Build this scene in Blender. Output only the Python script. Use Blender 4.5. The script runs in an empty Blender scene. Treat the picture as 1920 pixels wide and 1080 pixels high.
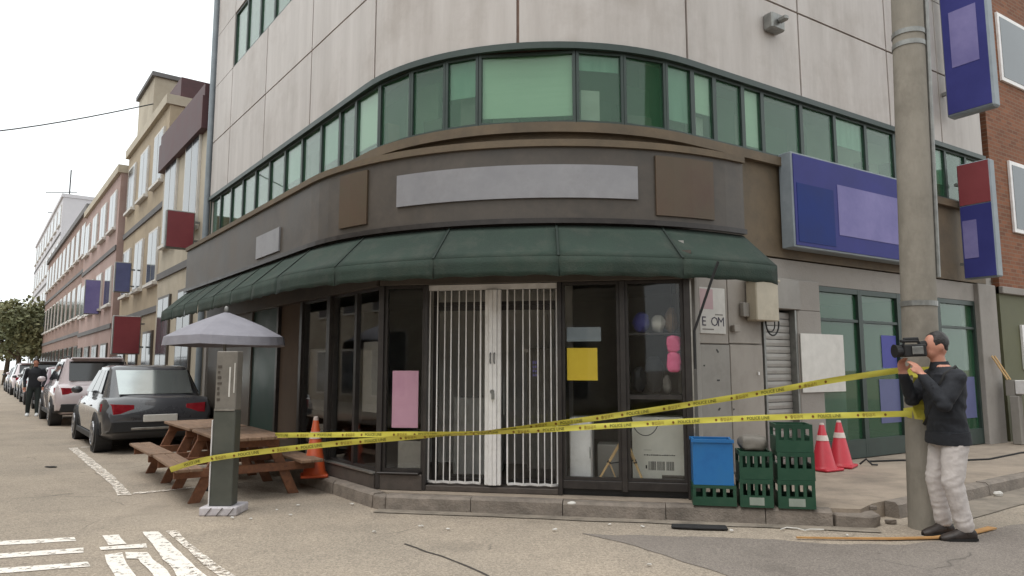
import bpy, bmesh, math, random
from mathutils import Vector, Matrix, noise
random.seed(7)
sc = bpy.context.scene
col = sc.collection
R = math.radians

# ------------------------------------------------------------------ camera
cam_d = bpy.data.cameras.new('camera'); cam = bpy.data.objects.new('camera', cam_d); col.objects.link(cam)
cam.location = (0, 0, 1.45); cam.rotation_euler = (R(90 + 6.58), 0, 0)
cam_d.sensor_width = 36; cam_d.lens = 36 * 1300 / 1920
cam_d.clip_start = 0.05; cam_d.clip_end = 2000
sc.camera = cam

# ------------------------------------------------------------------ world: bright white overcast
SUN_EL, SUN_AZ = 68, 228           # veiled sun high up, behind the camera to its left
w = bpy.data.worlds.new('World'); sc.world = w; w.use_nodes = True
nt = w.node_tree; nt.nodes.clear()
sky = nt.nodes.new('ShaderNodeTexSky'); sky.sky_type = 'NISHITA'; sky.sun_disc = False
sky.sun_elevation = R(SUN_EL); sky.sun_rotation = R(SUN_AZ); sky.dust_density = 4.0; sky.air_density = 1.0
hsv = nt.nodes.new('ShaderNodeHueSaturation'); hsv.inputs['Saturation'].default_value = 0.25
mx = nt.nodes.new('ShaderNodeMix'); mx.data_type = 'RGBA'; mx.inputs[0].default_value = 0.86
mx.inputs[7].default_value = (11.2, 11.7, 11.8, 1)
bg = nt.nodes.new('ShaderNodeBackground'); bg.inputs['Strength'].default_value = 0.135
wo = nt.nodes.new('ShaderNodeOutputWorld')
nt.links.new(sky.outputs[0], hsv.inputs['Color']); nt.links.new(hsv.outputs[0], mx.inputs[6])
nt.links.new(mx.outputs[2], bg.inputs['Color']); nt.links.new(bg.outputs[0], wo.inputs['Surface'])

sun_d = bpy.data.lights.new('sun', 'SUN'); sun = bpy.data.objects.new('sun', sun_d); col.objects.link(sun)
sun_d.energy = 1.45; sun_d.angle = R(28); sun_d.color = (1.0, 0.97, 0.92)
sun.location = (0, -5, 30)
_el, _az = R(SUN_EL), R(SUN_AZ)
_dir = Vector((math.sin(_az) * math.cos(_el), math.cos(_az) * math.cos(_el), math.sin(_el)))
sun.rotation_euler = _dir.to_track_quat('Z', 'Y').to_euler()

sc.view_settings.view_transform = 'Standard'; sc.view_settings.look = 'None'
sc.view_settings.exposure = 0.0; sc.view_settings.gamma = 1.0; sc.view_settings.use_curve_mapping = False
sc.render.engine = 'CYCLES'
sc.cycles.use_denoising = True; sc.cycles.denoising_prefilter = 'ACCURATE'
sc.cycles.max_bounces = 8; sc.cycles.transparent_max_bounces = 16
sc.cycles.caustics_reflective = False; sc.cycles.caustics_refractive = False

# ------------------------------------------------------------------ materials
def lin(c):
    c = c / 255.0
    return c / 12.92 if c <= 0.04045 else ((c + 0.055) / 1.055) ** 2.4
def S(r, g, b): return (lin(r), lin(g), lin(b), 1)
def mulc(c, k): return (c[0] * k, c[1] * k, c[2] * k, 1)
MATS = {}
def pm(name, c1, c2=None, scale=6.0, rough=0.6, bump=0.0, bscale=None, metallic=0.0, dirt=None, dscale=1.3, damt=0.5,
       coat=0.0, detail=6.0, stretch=None, rvar=0.12, spec=0.5):
    if name in MATS: return MATS[name]
    m = bpy.data.materials.new(name); m.use_nodes = True
    t = m.node_tree; n = t.nodes; n.clear(); L = t.links.new
    out = n.new('ShaderNodeOutputMaterial'); p = n.new('ShaderNodeBsdfPrincipled')
    L(p.outputs[0], out.inputs[0])
    tc = n.new('ShaderNodeTexCoord'); vec = tc.outputs['Object']
    if stretch:
        mp = n.new('ShaderNodeMapping'); mp.inputs['Scale'].default_value = stretch
        L(vec, mp.inputs['Vector']); vec = mp.outputs[0]
    if c2 is None: c2 = mulc(c1, 0.8)
    nz = n.new('ShaderNodeTexNoise'); nz.inputs['Scale'].default_value = scale; nz.inputs['Detail'].default_value = detail
    nz.inputs['Roughness'].default_value = 0.65
    L(vec, nz.inputs['Vector'])
    rp = n.new('ShaderNodeValToRGB'); rp.color_ramp.elements[0].position = 0.32; rp.color_ramp.elements[1].position = 0.68
    rp.color_ramp.elements[0].color = c2; rp.color_ramp.elements[1].color = c1
    L(nz.outputs[0], rp.inputs[0]); colr = rp.outputs[0]
    if dirt:
        dz = n.new('ShaderNodeTexNoise'); dz.inputs['Scale'].default_value = dscale; dz.inputs['Detail'].default_value = 8
        dz.inputs['Roughness'].default_value = 0.7
        L(tc.outputs['Object'], dz.inputs['Vector'])
        dr = n.new('ShaderNodeMapRange'); dr.inputs[1].default_value = 0.48; dr.inputs[2].default_value = 0.72
        dr.inputs[3].default_value = 0; dr.inputs[4].default_value = damt
        L(dz.outputs[0], dr.inputs[0])
        mm = n.new('ShaderNodeMix'); mm.data_type = 'RGBA'; L(dr.outputs[0], mm.inputs[0]); L(colr, mm.inputs[6])
        mm.inputs[7].default_value = dirt; colr = mm.outputs[2]
    L(colr, p.inputs['Base Color'])
    rr = n.new('ShaderNodeMapRange'); rr.inputs[3].default_value = max(0.02, rough - rvar); rr.inputs[4].default_value = min(1, rough + rvar)
    L(nz.outputs[0], rr.inputs[0]); L(rr.outputs[0], p.inputs['Roughness'])
    p.inputs['Metallic'].default_value = metallic; p.inputs['Coat Weight'].default_value = coat
    p.inputs['Specular IOR Level'].default_value = spec
    if bump:
        bz = n.new('ShaderNodeTexNoise'); bz.inputs['Scale'].default_value = bscale or scale * 4; bz.inputs['Detail'].default_value = 4
        L(vec, bz.inputs['Vector'])
        bp_ = n.new('ShaderNodeBump'); bp_.inputs['Strength'].default_value = bump; bp_.inputs['Distance'].default_value = 0.02
        L(bz.outputs[0], bp_.inputs['Height']); L(bp_.outputs[0], p.inputs['Normal'])
    MATS[name] = m
    return m

def glass(name, tint, ior=1.5, rough=0.02, refl=(1, 1, 1, 1), body=None, bodyamt=0.0):
    """thin window pane: tinted see-through plus Fresnel reflection and an optional dusty film"""
    m = bpy.data.materials.new(name); m.use_nodes = True
    t = m.node_tree; n = t.nodes; n.clear(); L = t.links.new
    out = n.new('ShaderNodeOutputMaterial'); tr = n.new('ShaderNodeBsdfTransparent'); tr.inputs[0].default_value = tint
    gl = n.new('ShaderNodeBsdfGlossy'); gl.inputs['Roughness'].default_value = rough; gl.inputs['Color'].default_value = refl
    fr = n.new('ShaderNodeFresnel')
    ge = n.new('ShaderNodeNewGeometry'); mi_ = n.new('ShaderNodeMapRange'); mi_.inputs[3].default_value = ior; mi_.inputs[4].default_value = 1 / ior
    L(ge.outputs['Backfacing'], mi_.inputs[0]); L(mi_.outputs[0], fr.inputs[0])     # a thin pane reflects alike from both sides
    tc = n.new('ShaderNodeTexCoord'); nz = n.new('ShaderNodeTexNoise'); nz.inputs['Scale'].default_value = 1.2
    L(tc.outputs['Object'], nz.inputs['Vector'])
    b = n.new('ShaderNodeBump'); b.inputs['Strength'].default_value = 0.03; b.inputs['Distance'].default_value = 0.03
    L(nz.outputs[0], b.inputs['Height']); L(b.outputs[0], gl.inputs['Normal'])
    mix = n.new('ShaderNodeMixShader'); L(fr.outputs[0], mix.inputs[0])
    a = tr.outputs[0]
    if body:
        df = n.new('ShaderNodeBsdfDiffuse'); df.inputs[0].default_value = body
        mb = n.new('ShaderNodeMixShader'); mb.inputs[0].default_value = bodyamt
        L(tr.outputs[0], mb.inputs[1]); L(df.outputs[0], mb.inputs[2]); a = mb.outputs[0]
    L(a, mix.inputs[1]); L(gl.outputs[0], mix.inputs[2]); L(mix.outputs[0], out.inputs[0])
    return m

def paint_mat(name, colour, wear, scale=9.0):
    """worn road paint: gaps where the noise has rubbed it through"""
    m = bpy.data.materials.new(name); m.use_nodes = True
    t = m.node_tree; n = t.nodes; n.clear(); L = t.links.new
    out = n.new('ShaderNodeOutputMaterial'); p = n.new('ShaderNodeBsdfPrincipled'); tr = n.new('ShaderNodeBsdfTransparent')
    p.inputs['Base Color'].default_value = colour; p.inputs['Roughness'].default_value = 0.75
    tc = n.new('ShaderNodeTexCoord')
    a = n.new('ShaderNodeTexNoise'); a.inputs['Scale'].default_value = scale; a.inputs['Detail'].default_value = 8; a.inputs['Roughness'].default_value = 0.75
    L(tc.outputs['Object'], a.inputs['Vector'])
    r = n.new('ShaderNodeMapRange'); r.inputs[1].default_value = wear - 0.04; r.inputs[2].default_value = wear + 0.04
    L(a.outputs[0], r.inputs[0])
    mix = n.new('ShaderNodeMixShader'); L(r.outputs[0], mix.inputs[0]); L(tr.outputs[0], mix.inputs[1]); L(p.outputs[0], mix.inputs[2])
    L(mix.outputs[0], out.inputs[0])
    return m

def asphalt(name, ca, cb, cc, speck=95.0):
    m = bpy.data.materials.new(name); m.use_nodes = True
    t = m.node_tree; n = t.nodes; n.clear(); L = t.links.new
    out = n.new('ShaderNodeOutputMaterial'); p = n.new('ShaderNodeBsdfPrincipled'); L(p.outputs[0], out.inputs[0])
    p.inputs['Roughness'].default_value = 0.9; p.inputs['Specular IOR Level'].default_value = 0.25
    tc = n.new('ShaderNodeTexCoord'); v = tc.outputs['Object']
    def nz(s, d=6, r=0.6):
        x = n.new('ShaderNodeTexNoise'); x.inputs['Scale'].default_value = s; x.inputs['Detail'].default_value = d; x.inputs['Roughness'].default_value = r
        L(v, x.inputs['Vector']); return x.outputs[0]
    def ramp(f, p0, p1, c0, c1):
        x = n.new('ShaderNodeValToRGB'); x.color_ramp.elements[0].position = p0; x.color_ramp.elements[1].position = p1
        x.color_ramp.elements[0].color = c0; x.color_ramp.elements[1].color = c1; L(f, x.inputs[0]); return x.outputs[0]
    def mixc(f, a, b, mode='MIX'):
        x = n.new('ShaderNodeMix'); x.data_type = 'RGBA'; x.blend_type = mode
        if isinstance(f, float): x.inputs[0].default_value = f
        else: L(f, x.inputs[0])
        for i, q in ((6, a), (7, b)):
            if isinstance(q, tuple): x.inputs[i].default_value = q
            else: L(q, x.inputs[i])
        return x.outputs[2]
    base = ramp(nz(0.55, 8, 0.65), 0.35, 0.66, cb, ca)
    patch = ramp(nz(2.7, 6, 0.7), 0.52, 0.70, (0, 0, 0, 1), (0.45, 0.45, 0.45, 1))
    base = mixc(patch, base, cc)
    vo = n.new('ShaderNodeTexVoronoi'); vo.inputs['Scale'].default_value = speck; L(v, vo.inputs['Vector'])
    sp = n.new('ShaderNodeSeparateColor'); L(vo.outputs['Color'], sp.inputs[0])
    st = ramp(sp.outputs[0], 0.0, 1.0, (0.72, 0.72, 0.72, 1), (1.26, 1.25, 1.23, 1))
    base = mixc(1.0, base, st, 'MULTIPLY')
    fine = ramp(nz(38, 5, 0.8), 0.3, 0.7, (0.80, 0.80, 0.80, 1), (1.18, 1.18, 1.18, 1))
    base = mixc(1.0, base, fine, 'MULTIPLY')
    # oil drips and dark stains, pale scuffed areas
    sn = nz(1.15, 5, 0.55); base = mixc(ramp(sn, 0.60, 0.70, (0, 0, 0, 1), (0.38, 0.38, 0.38, 1)), base, mulc(cc, 0.62))
    base = mixc(ramp(nz(0.33, 4, 0.5), 0.54, 0.66, (0, 0, 0, 1), (0.35, 0.35, 0.35, 1)), base, mulc(ca, 1.12))
    dv2 = n.new('ShaderNodeTexVoronoi'); dv2.inputs['Scale'].default_value = 2.3; L(v, dv2.inputs['Vector'])
    base = mixc(ramp(dv2.outputs['Distance'], 0.035, 0.075, (0.42, 0.42, 0.42, 1), (0, 0, 0, 1)), base, mulc(cc, 0.5))
    # hairline cracks
    dv = n.new('ShaderNodeMix'); dv.data_type = 'VECTOR'; dv.inputs[0].default_value = 0.22
    nc = n.new('ShaderNodeTexNoise'); nc.inputs['Scale'].default_value = 2.2; nc.inputs['Detail'].default_value = 6; L(v, nc.inputs['Vector'])
    L(v, dv.inputs[4]); L(nc.outputs['Color'], dv.inputs[5])
    vc = n.new('ShaderNodeTexVoronoi'); vc.feature = 'DISTANCE_TO_EDGE'; vc.inputs['Scale'].default_value = 0.55; L(dv.outputs[1], vc.inputs['Vector'])
    ck = ramp(vc.outputs['Distance'], 0.0, 0.006, (1, 1, 1, 1), (0, 0, 0, 1))
    ckm = mixc(1.0, ck, ramp(nz(0.8, 3), 0.52, 0.6, (0, 0, 0, 1), (0.55, 0.55, 0.55, 1)), 'MULTIPLY')
    base = mixc(ckm, base, (0.04, 0.038, 0.035, 1))
    L(base, p.inputs['Base Color'])
    b = n.new('ShaderNodeBump'); b.inputs['Strength'].default_value = 0.5; b.inputs['Distance'].default_value = 0.006
    L(vo.outputs['Distance'], b.inputs['Height']); L(b.outputs[0], p.inputs['Normal'])
    return m

def brick_mat(name, c1, c2, mortar, sx=1.0):
    """far brickwork: courses too small to pick apart; coordinates along the wall are stored in the UV map"""
    m = bpy.data.materials.new(name); m.use_nodes = True
    t = m.node_tree; n = t.nodes; L = t.links.new; p = n['Principled BSDF']
    tc = n.new('ShaderNodeTexCoord')
    br = n.new('ShaderNodeTexBrick'); br.inputs['Color1'].default_value = c1; br.inputs['Color2'].default_value = c2; br.inputs['Mortar'].default_value = mortar
    br.inputs['Scale'].default_value = 1.0; br.inputs['Brick Width'].default_value = 0.22; br.inputs['Row Height'].default_value = 0.075
    br.inputs['Mortar Size'].default_value = 0.008
    L(tc.outputs['UV'], br.inputs['Vector'])
    nz = n.new('ShaderNodeTexNoise'); nz.inputs['Scale'].default_value = 0.9; nz.inputs['Detail'].default_value = 8; L(tc.outputs['Object'], nz.inputs['Vector'])
    mr = n.new('ShaderNodeMapRange'); mr.inputs[3].default_value = 0.7; mr.inputs[4].default_value = 1.25; L(nz.outputs[0], mr.inputs[0])
    x = n.new('ShaderNodeMix'); x.data_type = 'RGBA'; x.blend_type = 'MULTIPLY'; x.inputs[0].default_value = 1.0
    L(br.outputs[0], x.inputs[6]); L(mr.outputs[0], x.inputs[7]); L(x.outputs[2], p.inputs['Base Color'])
    p.inputs['Roughness'].default_value = 0.85
    return m

M = dict(
    asphalt=asphalt('asphalt_old', S(168, 155, 140), S(148, 138, 126), S(140, 130, 119)),
    asphalt_dark=asphalt('asphalt_newer', S(134, 126, 119), S(122, 114, 108), S(114, 107, 101), 120.0),
    concrete=pm('pavement_concrete', S(164, 149, 133), S(142, 129, 116), 3.0, 0.9, 0.35, 40, dirt=S(84, 78, 71), dscale=1.1, damt=0.6),
    gutter=pm('gutter_concrete', S(150, 139, 126), S(128, 119, 108), 5.0, 0.9, 0.35, 60, dirt=S(70, 66, 60), dscale=2.0, damt=0.6),
    kerb=pm('kerb_stone', S(142, 131, 121), S(116, 107, 98), 7.0, 0.85, 0.45, 50, dirt=S(78, 71, 65), dscale=2.3, damt=0.7),
    clad=pm('white_cladding', S(194, 187, 182), S(172, 164, 158), 3.0, 0.55, 0.05, 20, dirt=S(146, 134, 124), dscale=0.9, damt=0.5, stretch=(1, 1, 0.12)),
    joint=pm('brown_joint', S(150, 126, 112), S(128, 104, 92), 4, 0.8, dirt=S(90, 75, 66)),
    brownband=pm('brown_band', S(112, 96, 76), S(90, 78, 62), 2.5, 0.7, 0.1, 20, dirt=S(66, 58, 48)),
    winframe=pm('dark_green_frame', S(52, 66, 60), S(42, 54, 50), 5, 0.45),
    blind=pm('mint_blind', S(214, 230, 212), S(204, 222, 204), 3, 0.8, stretch=(0.4, 0.4, 6)),
    blind2=pm('grey_green_blind', S(150, 184, 168), S(124, 160, 146), 3, 0.8, stretch=(4, 4, 0.4)),
    room=pm('room_plaster', S(172, 168, 164), S(152, 148, 144), 2, 0.9),
    roomgreen=pm('room_green_plaster', S(104, 130, 108), S(88, 112, 92), 2, 0.9),
    fascia=pm('fascia_metal', S(90, 81, 73), S(70, 64, 58), 1.6, 0.5, 0.05, 15, dirt=S(54, 52, 50), dscale=1.5, damt=0.6),
    awning=pm('dark_green_canvas', S(44, 60, 51), S(36, 49, 42), 1.4, 0.9, 0.3, 60, dirt=S(66, 70, 62), dscale=3.5, damt=0.65),
    bronze=pm('dark_bronze_frame', S(58, 53, 51), S(46, 42, 41), 6, 0.42, dirt=S(84, 78, 72), dscale=5, damt=0.3, metallic=0.2),
    silver=pm('aluminium_edge', S(178, 174, 168), S(150, 146, 140), 12, 0.35, metallic=0.7),
    plinth=pm('brown_plinth', S(90, 80, 74), S(70, 63, 58), 5, 0.7, 0.15, 30, dirt=S(44, 40, 37), damt=0.6),
    white=pm('white_enamel', S(236, 233, 231), S(220, 217, 215), 5, 0.35, dirt=S(160, 152, 142), dscale=6, damt=0.35),
    offwhite=pm('offwhite_board', S(214, 210, 204), S(196, 192, 186), 5, 0.6),
    carton=pm('carton_white', S(222, 218, 206), S(206, 202, 190), 4, 0.75),
    black=pm('black_plastic', S(34, 33, 34), S(24, 24, 25), 12, 0.5),
    ink=pm('black_ink', S(28, 26, 26), S(22, 20, 20), 12, 0.7),
    rubber=pm('rubber', S(42, 41, 42), S(28, 28, 29), 20, 0.85, 0.2, 60),
    panel=pm('grey_beige_panel', S(152, 147, 140), S(136, 131, 125), 1.6, 0.5, 0.05, 15, dirt=S(108, 102, 95), dscale=1.6, damt=0.5, stretch=(1, 1, 0.3)),
    panel2=pm('beige_panel', S(162, 154, 145), S(146, 138, 130), 1.6, 0.5, 0.05, 15, dirt=S(118, 108, 99), dscale=1.6, damt=0.5, stretch=(1, 1, 0.3)),
    render=pm('grey_render', S(158, 152, 146), S(140, 134, 128), 2, 0.85, 0.2, 40, dirt=S(110, 102, 94), dscale=1.0, damt=0.55),
    shutter=pm('shutter_slats', S(170, 166, 160), S(154, 150, 146), 2, 0.45, dirt=S(120, 114, 108), dscale=3, damt=0.4, metallic=0.15),
    meter=pm('beige_meter_box', S(188, 178, 158), S(172, 162, 144), 3, 0.5, dirt=S(130, 118, 100), dscale=4, damt=0.4),
    wood=pm('brown_stained_wood', S(138, 92, 64), S(106, 68, 48), 3, 0.7, 0.25, 30, dirt=S(70, 52, 42), dscale=3, damt=0.5, stretch=(1.2, 6, 6)),
    woodtop=pm('weathered_wood', S(148, 120, 98), S(120, 94, 74), 3, 0.75, 0.25, 30, dirt=S(84, 70, 60), dscale=3, damt=0.5, stretch=(1.2, 6, 6)),
    lath=pm('tan_lath', S(196, 152, 96), S(172, 124, 74), 5, 0.7, dirt=S(132, 96, 60), dscale=3),
    pale_wood=pm('pale_wood', S(222, 188, 136), S(204, 166, 116), 8, 0.6, stretch=(1, 1, 0.2)),
    postgrey=pm('dark_grey_post', S(84, 86, 78), S(72, 74, 68), 3, 0.5, dirt=S(98, 96, 88), dscale=3, damt=0.3),
    postpale=pm('pale_grey_panel', S(128, 122, 114), S(110, 105, 98), 3, 0.6, dirt=S(86, 82, 76), dscale=9, damt=0.5),
    marble=pm('white_wrapped_block', S(214, 210, 212), S(186, 180, 186), 9, 0.5, dirt=S(120, 112, 116), dscale=7, damt=0.6),
    parasol=pm('pale_grey_canvas', S(150, 148, 156), S(132, 130, 138), 3, 0.85, 0.1, 40),
    tape=pm('yellow_tape', S(212, 204, 92), S(196, 186, 72), 3, 0.35, stretch=(1, 1, 1)),
    tapeink=pm('tape_black_ink', S(46, 50, 14), S(36, 38, 12), 10, 0.6),
    taperust=pm('tape_orange_ink', S(128, 82, 20), S(108, 66, 18), 10, 0.6),
    pole=pm('pole_concrete', S(150, 143, 132), S(126, 120, 110), 4, 0.85, 0.25, 50, dirt=S(104, 96, 86), dscale=2, damt=0.55, stretch=(1, 1, 0.35)),
    bluesign=pm('blue_sign_face', S(62, 64, 128), S(52, 54, 114), 1.2, 0.6, spec=0.2),
    bluedeep=pm('deep_blue_sign', S(30, 50, 116), S(24, 42, 102), 1.4, 0.6, spec=0.2),
    lavender=pm('lavender_sign', S(136, 130, 176), S(112, 107, 156), 1.4, 0.6, spec=0.2),
    redsign=pm('red_sign_face', S(138, 64, 68), S(124, 52, 58), 1.4, 0.4),
    cream=pm('cream_render', S(188, 178, 160), S(168, 158, 141), 0.8, 0.85, dirt=S(142, 128, 110), dscale=0.5, damt=0.55),
    tan=pm('tan_render', S(176, 160, 136), S(156, 140, 118), 0.7, 0.85, dirt=S(128, 112, 92), dscale=0.5, damt=0.55),
    maroon=pm('maroon_cornice', S(88, 56, 58), S(70, 44, 46), 1.5, 0.6),
    pinkwall=pm('pink_render', S(174, 150, 143), S(158, 134, 126), 0.6, 0.85, dirt=S(140, 108, 98), dscale=0.5, damt=0.6),
    greywall=pm('far_grey_wall', S(206, 204, 208), S(190, 188, 192), 0.3, 0.85),
    slate=pm('roof_grey', S(110, 108, 108), S(92, 90, 90), 1, 0.8),
    olive=pm('olive_paint', S(104, 104, 78), S(90, 90, 66), 1.2, 0.7, 0.05, 20, dirt=S(74, 74, 54), dscale=1.2, damt=0.5),
    cone=pm('red_cone_plastic', S(196, 46, 62), S(176, 36, 50), 6, 0.45, dirt=S(120, 40, 44), dscale=6, damt=0.35),
    conew=pm('cone_white_band', S(222, 208, 200), S(200, 186, 180), 12, 0.5),
    orange=pm('orange_cone_plastic', S(206, 92, 44), S(182, 70, 36), 6, 0.5, dirt=S(120, 60, 40), dscale=6, damt=0.35),
    crateg=pm('green_crate_plastic', S(34, 78, 57), S(25, 62, 45), 5, 0.5, dirt=S(56, 70, 56), dscale=5, damt=0.4),
    crateb=pm('blue_box_plastic', S(38, 116, 178), S(30, 98, 160), 5, 0.45, dirt=S(40, 84, 120), dscale=5, damt=0.4),
    cratew=pm('pale_crate_mark', S(150, 158, 148), S(130, 140, 130), 8, 0.6),
    yellowp=pm('yellow_poster', S(232, 200, 56), S(222, 186, 44), 3, 0.6),
    pink=pm('pink_poster', S(216, 164, 184), S(204, 150, 172), 3, 0.6),
    pinkbag=pm('pink_foil', S(238, 106, 148), S(214, 70, 118), 10, 0.25, 0.3, 14),
    skin=pm('skin', S(196, 142, 120), S(182, 124, 104), 14, 0.55),
    hair=pm('hair', S(36, 30, 28), S(22, 18, 17), 40, 0.5, 0.4, 90),
    jacket=pm('dark_navy_jacket', S(42, 44, 50), S(30, 32, 38), 14, 0.85, 0.4, 14),
    trousers=pm('beige_trousers', S(206, 198, 194), S(186, 178, 175), 10, 0.9, 0.5, 11),
    boot=pm('dark_boot', S(56, 46, 42), S(36, 30, 28), 12, 0.55, 0.2, 30),
    shoe_white=pm('white_shoe', S(220, 222, 222), S(196, 198, 200), 12, 0.6),
    cloth_dark=pm('dark_clothes', S(48, 56, 54), S(34, 40, 40), 8, 0.85, 0.3, 20),
    steel=pm('galvanised_steel', S(146, 146, 142), S(120, 120, 118), 9, 0.4, metallic=0.5),
    carwhite=pm('pearl_white_paint', S(206, 194, 197), S(198, 186, 190), 2, 0.25, coat=1.0, rvar=0.03),
    cardark=pm('dark_grey_paint', S(66, 66, 70), S(58, 58, 62), 2, 0.28, coat=1.0, rvar=0.03),
    carred=pm('dark_red_paint', S(104, 48, 66), S(92, 40, 56), 2, 0.28, coat=1.0, rvar=0.03),
    carsilver=pm('silver_paint', S(152, 152, 154), S(142, 142, 146), 2, 0.3, metallic=0.5, coat=1.0, rvar=0.03),
    carglass=pm('dark_car_glass', S(24, 28, 30), S(20, 23, 25), 2, 0.06, rvar=0.03, spec=0.9),
    carfilm=pm('reflective_film_glass', S(200, 206, 204), S(190, 196, 195), 2, 0.12, rvar=0.03, metallic=0.85),
    carblack=pm('car_black_trim', S(38, 38, 40), S(30, 30, 32), 10, 0.6),
    taillight=pm('taillight_red', S(168, 40, 52), S(140, 26, 38), 8, 0.2, rvar=0.05, coat=0.6),
    rim=pm('alloy_rim', S(158, 158, 160), S(134, 134, 138), 8, 0.35, metallic=0.7),
    bark=pm('bark', S(92, 78, 62), S(66, 54, 44), 8, 0.9, 0.5, 30),
    leaf=pm('leaf', S(106, 108, 74), S(84, 88, 58), 3, 0.7),
    leaf2=pm('leaf_light', S(128, 126, 90), S(104, 104, 70), 3, 0.7),
    steelblue=pm('blue_grey_metal', S(140, 148, 154), S(120, 128, 134), 3, 0.5),
    deepred=pm('maroon_board_edge', S(140, 40, 58), S(120, 32, 48), 4, 0.5),
    slatep=pm('slate_blue_poster', S(96, 100, 140), S(82, 86, 124), 2, 0.6),
    violetp=pm('violet_blue_poster', S(76, 78, 158), S(62, 64, 140), 2, 0.6),
    tealp=pm('dark_teal_door', S(26, 54, 48), S(20, 44, 40), 3, 0.5),
    boarddark=pm('dull_brown_board', S(92, 76, 62), S(76, 62, 52), 3, 0.85, dirt=S(58, 48, 42), dscale=3),
    cardboard=pm('brown_cardboard', S(140, 116, 92), S(122, 100, 78), 3, 0.85),
    paint=paint_mat('road_paint_white', S(236, 228, 218), 0.43, 14.0),
    paint_worn=paint_mat('road_paint_worn', S(234, 224, 212), 0.49, 16.0),
    paint_thin=paint_mat('road_paint_ghost', S(212, 202, 190), 0.55, 20.0),
    tar=pm('tar_seam', S(78, 72, 66), S(60, 56, 52), 20, 0.9),
)
M['glass_shop'] = glass('shop_glass', (0.97, 0.98, 0.98, 1), ior=1.3)
M['glass_green'] = glass('green_glass', (0.90, 0.97, 0.92, 1), ior=1.4, body=S(76, 128, 94), bodyamt=0.20)
M['glass_far'] = pm('far_window_glass', S(70, 78, 84), S(50, 58, 64), 1, 0.12, rvar=0.05, spec=0.8)
M['brick_red'] = brick_mat('far_red_brick', S(146, 114, 103), S(126, 98, 89), S(144, 130, 119))
M['brick_brown'] = brick_mat('orange_brown_brick', S(138, 86, 58), S(112, 68, 46), S(126, 104, 86))

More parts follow.
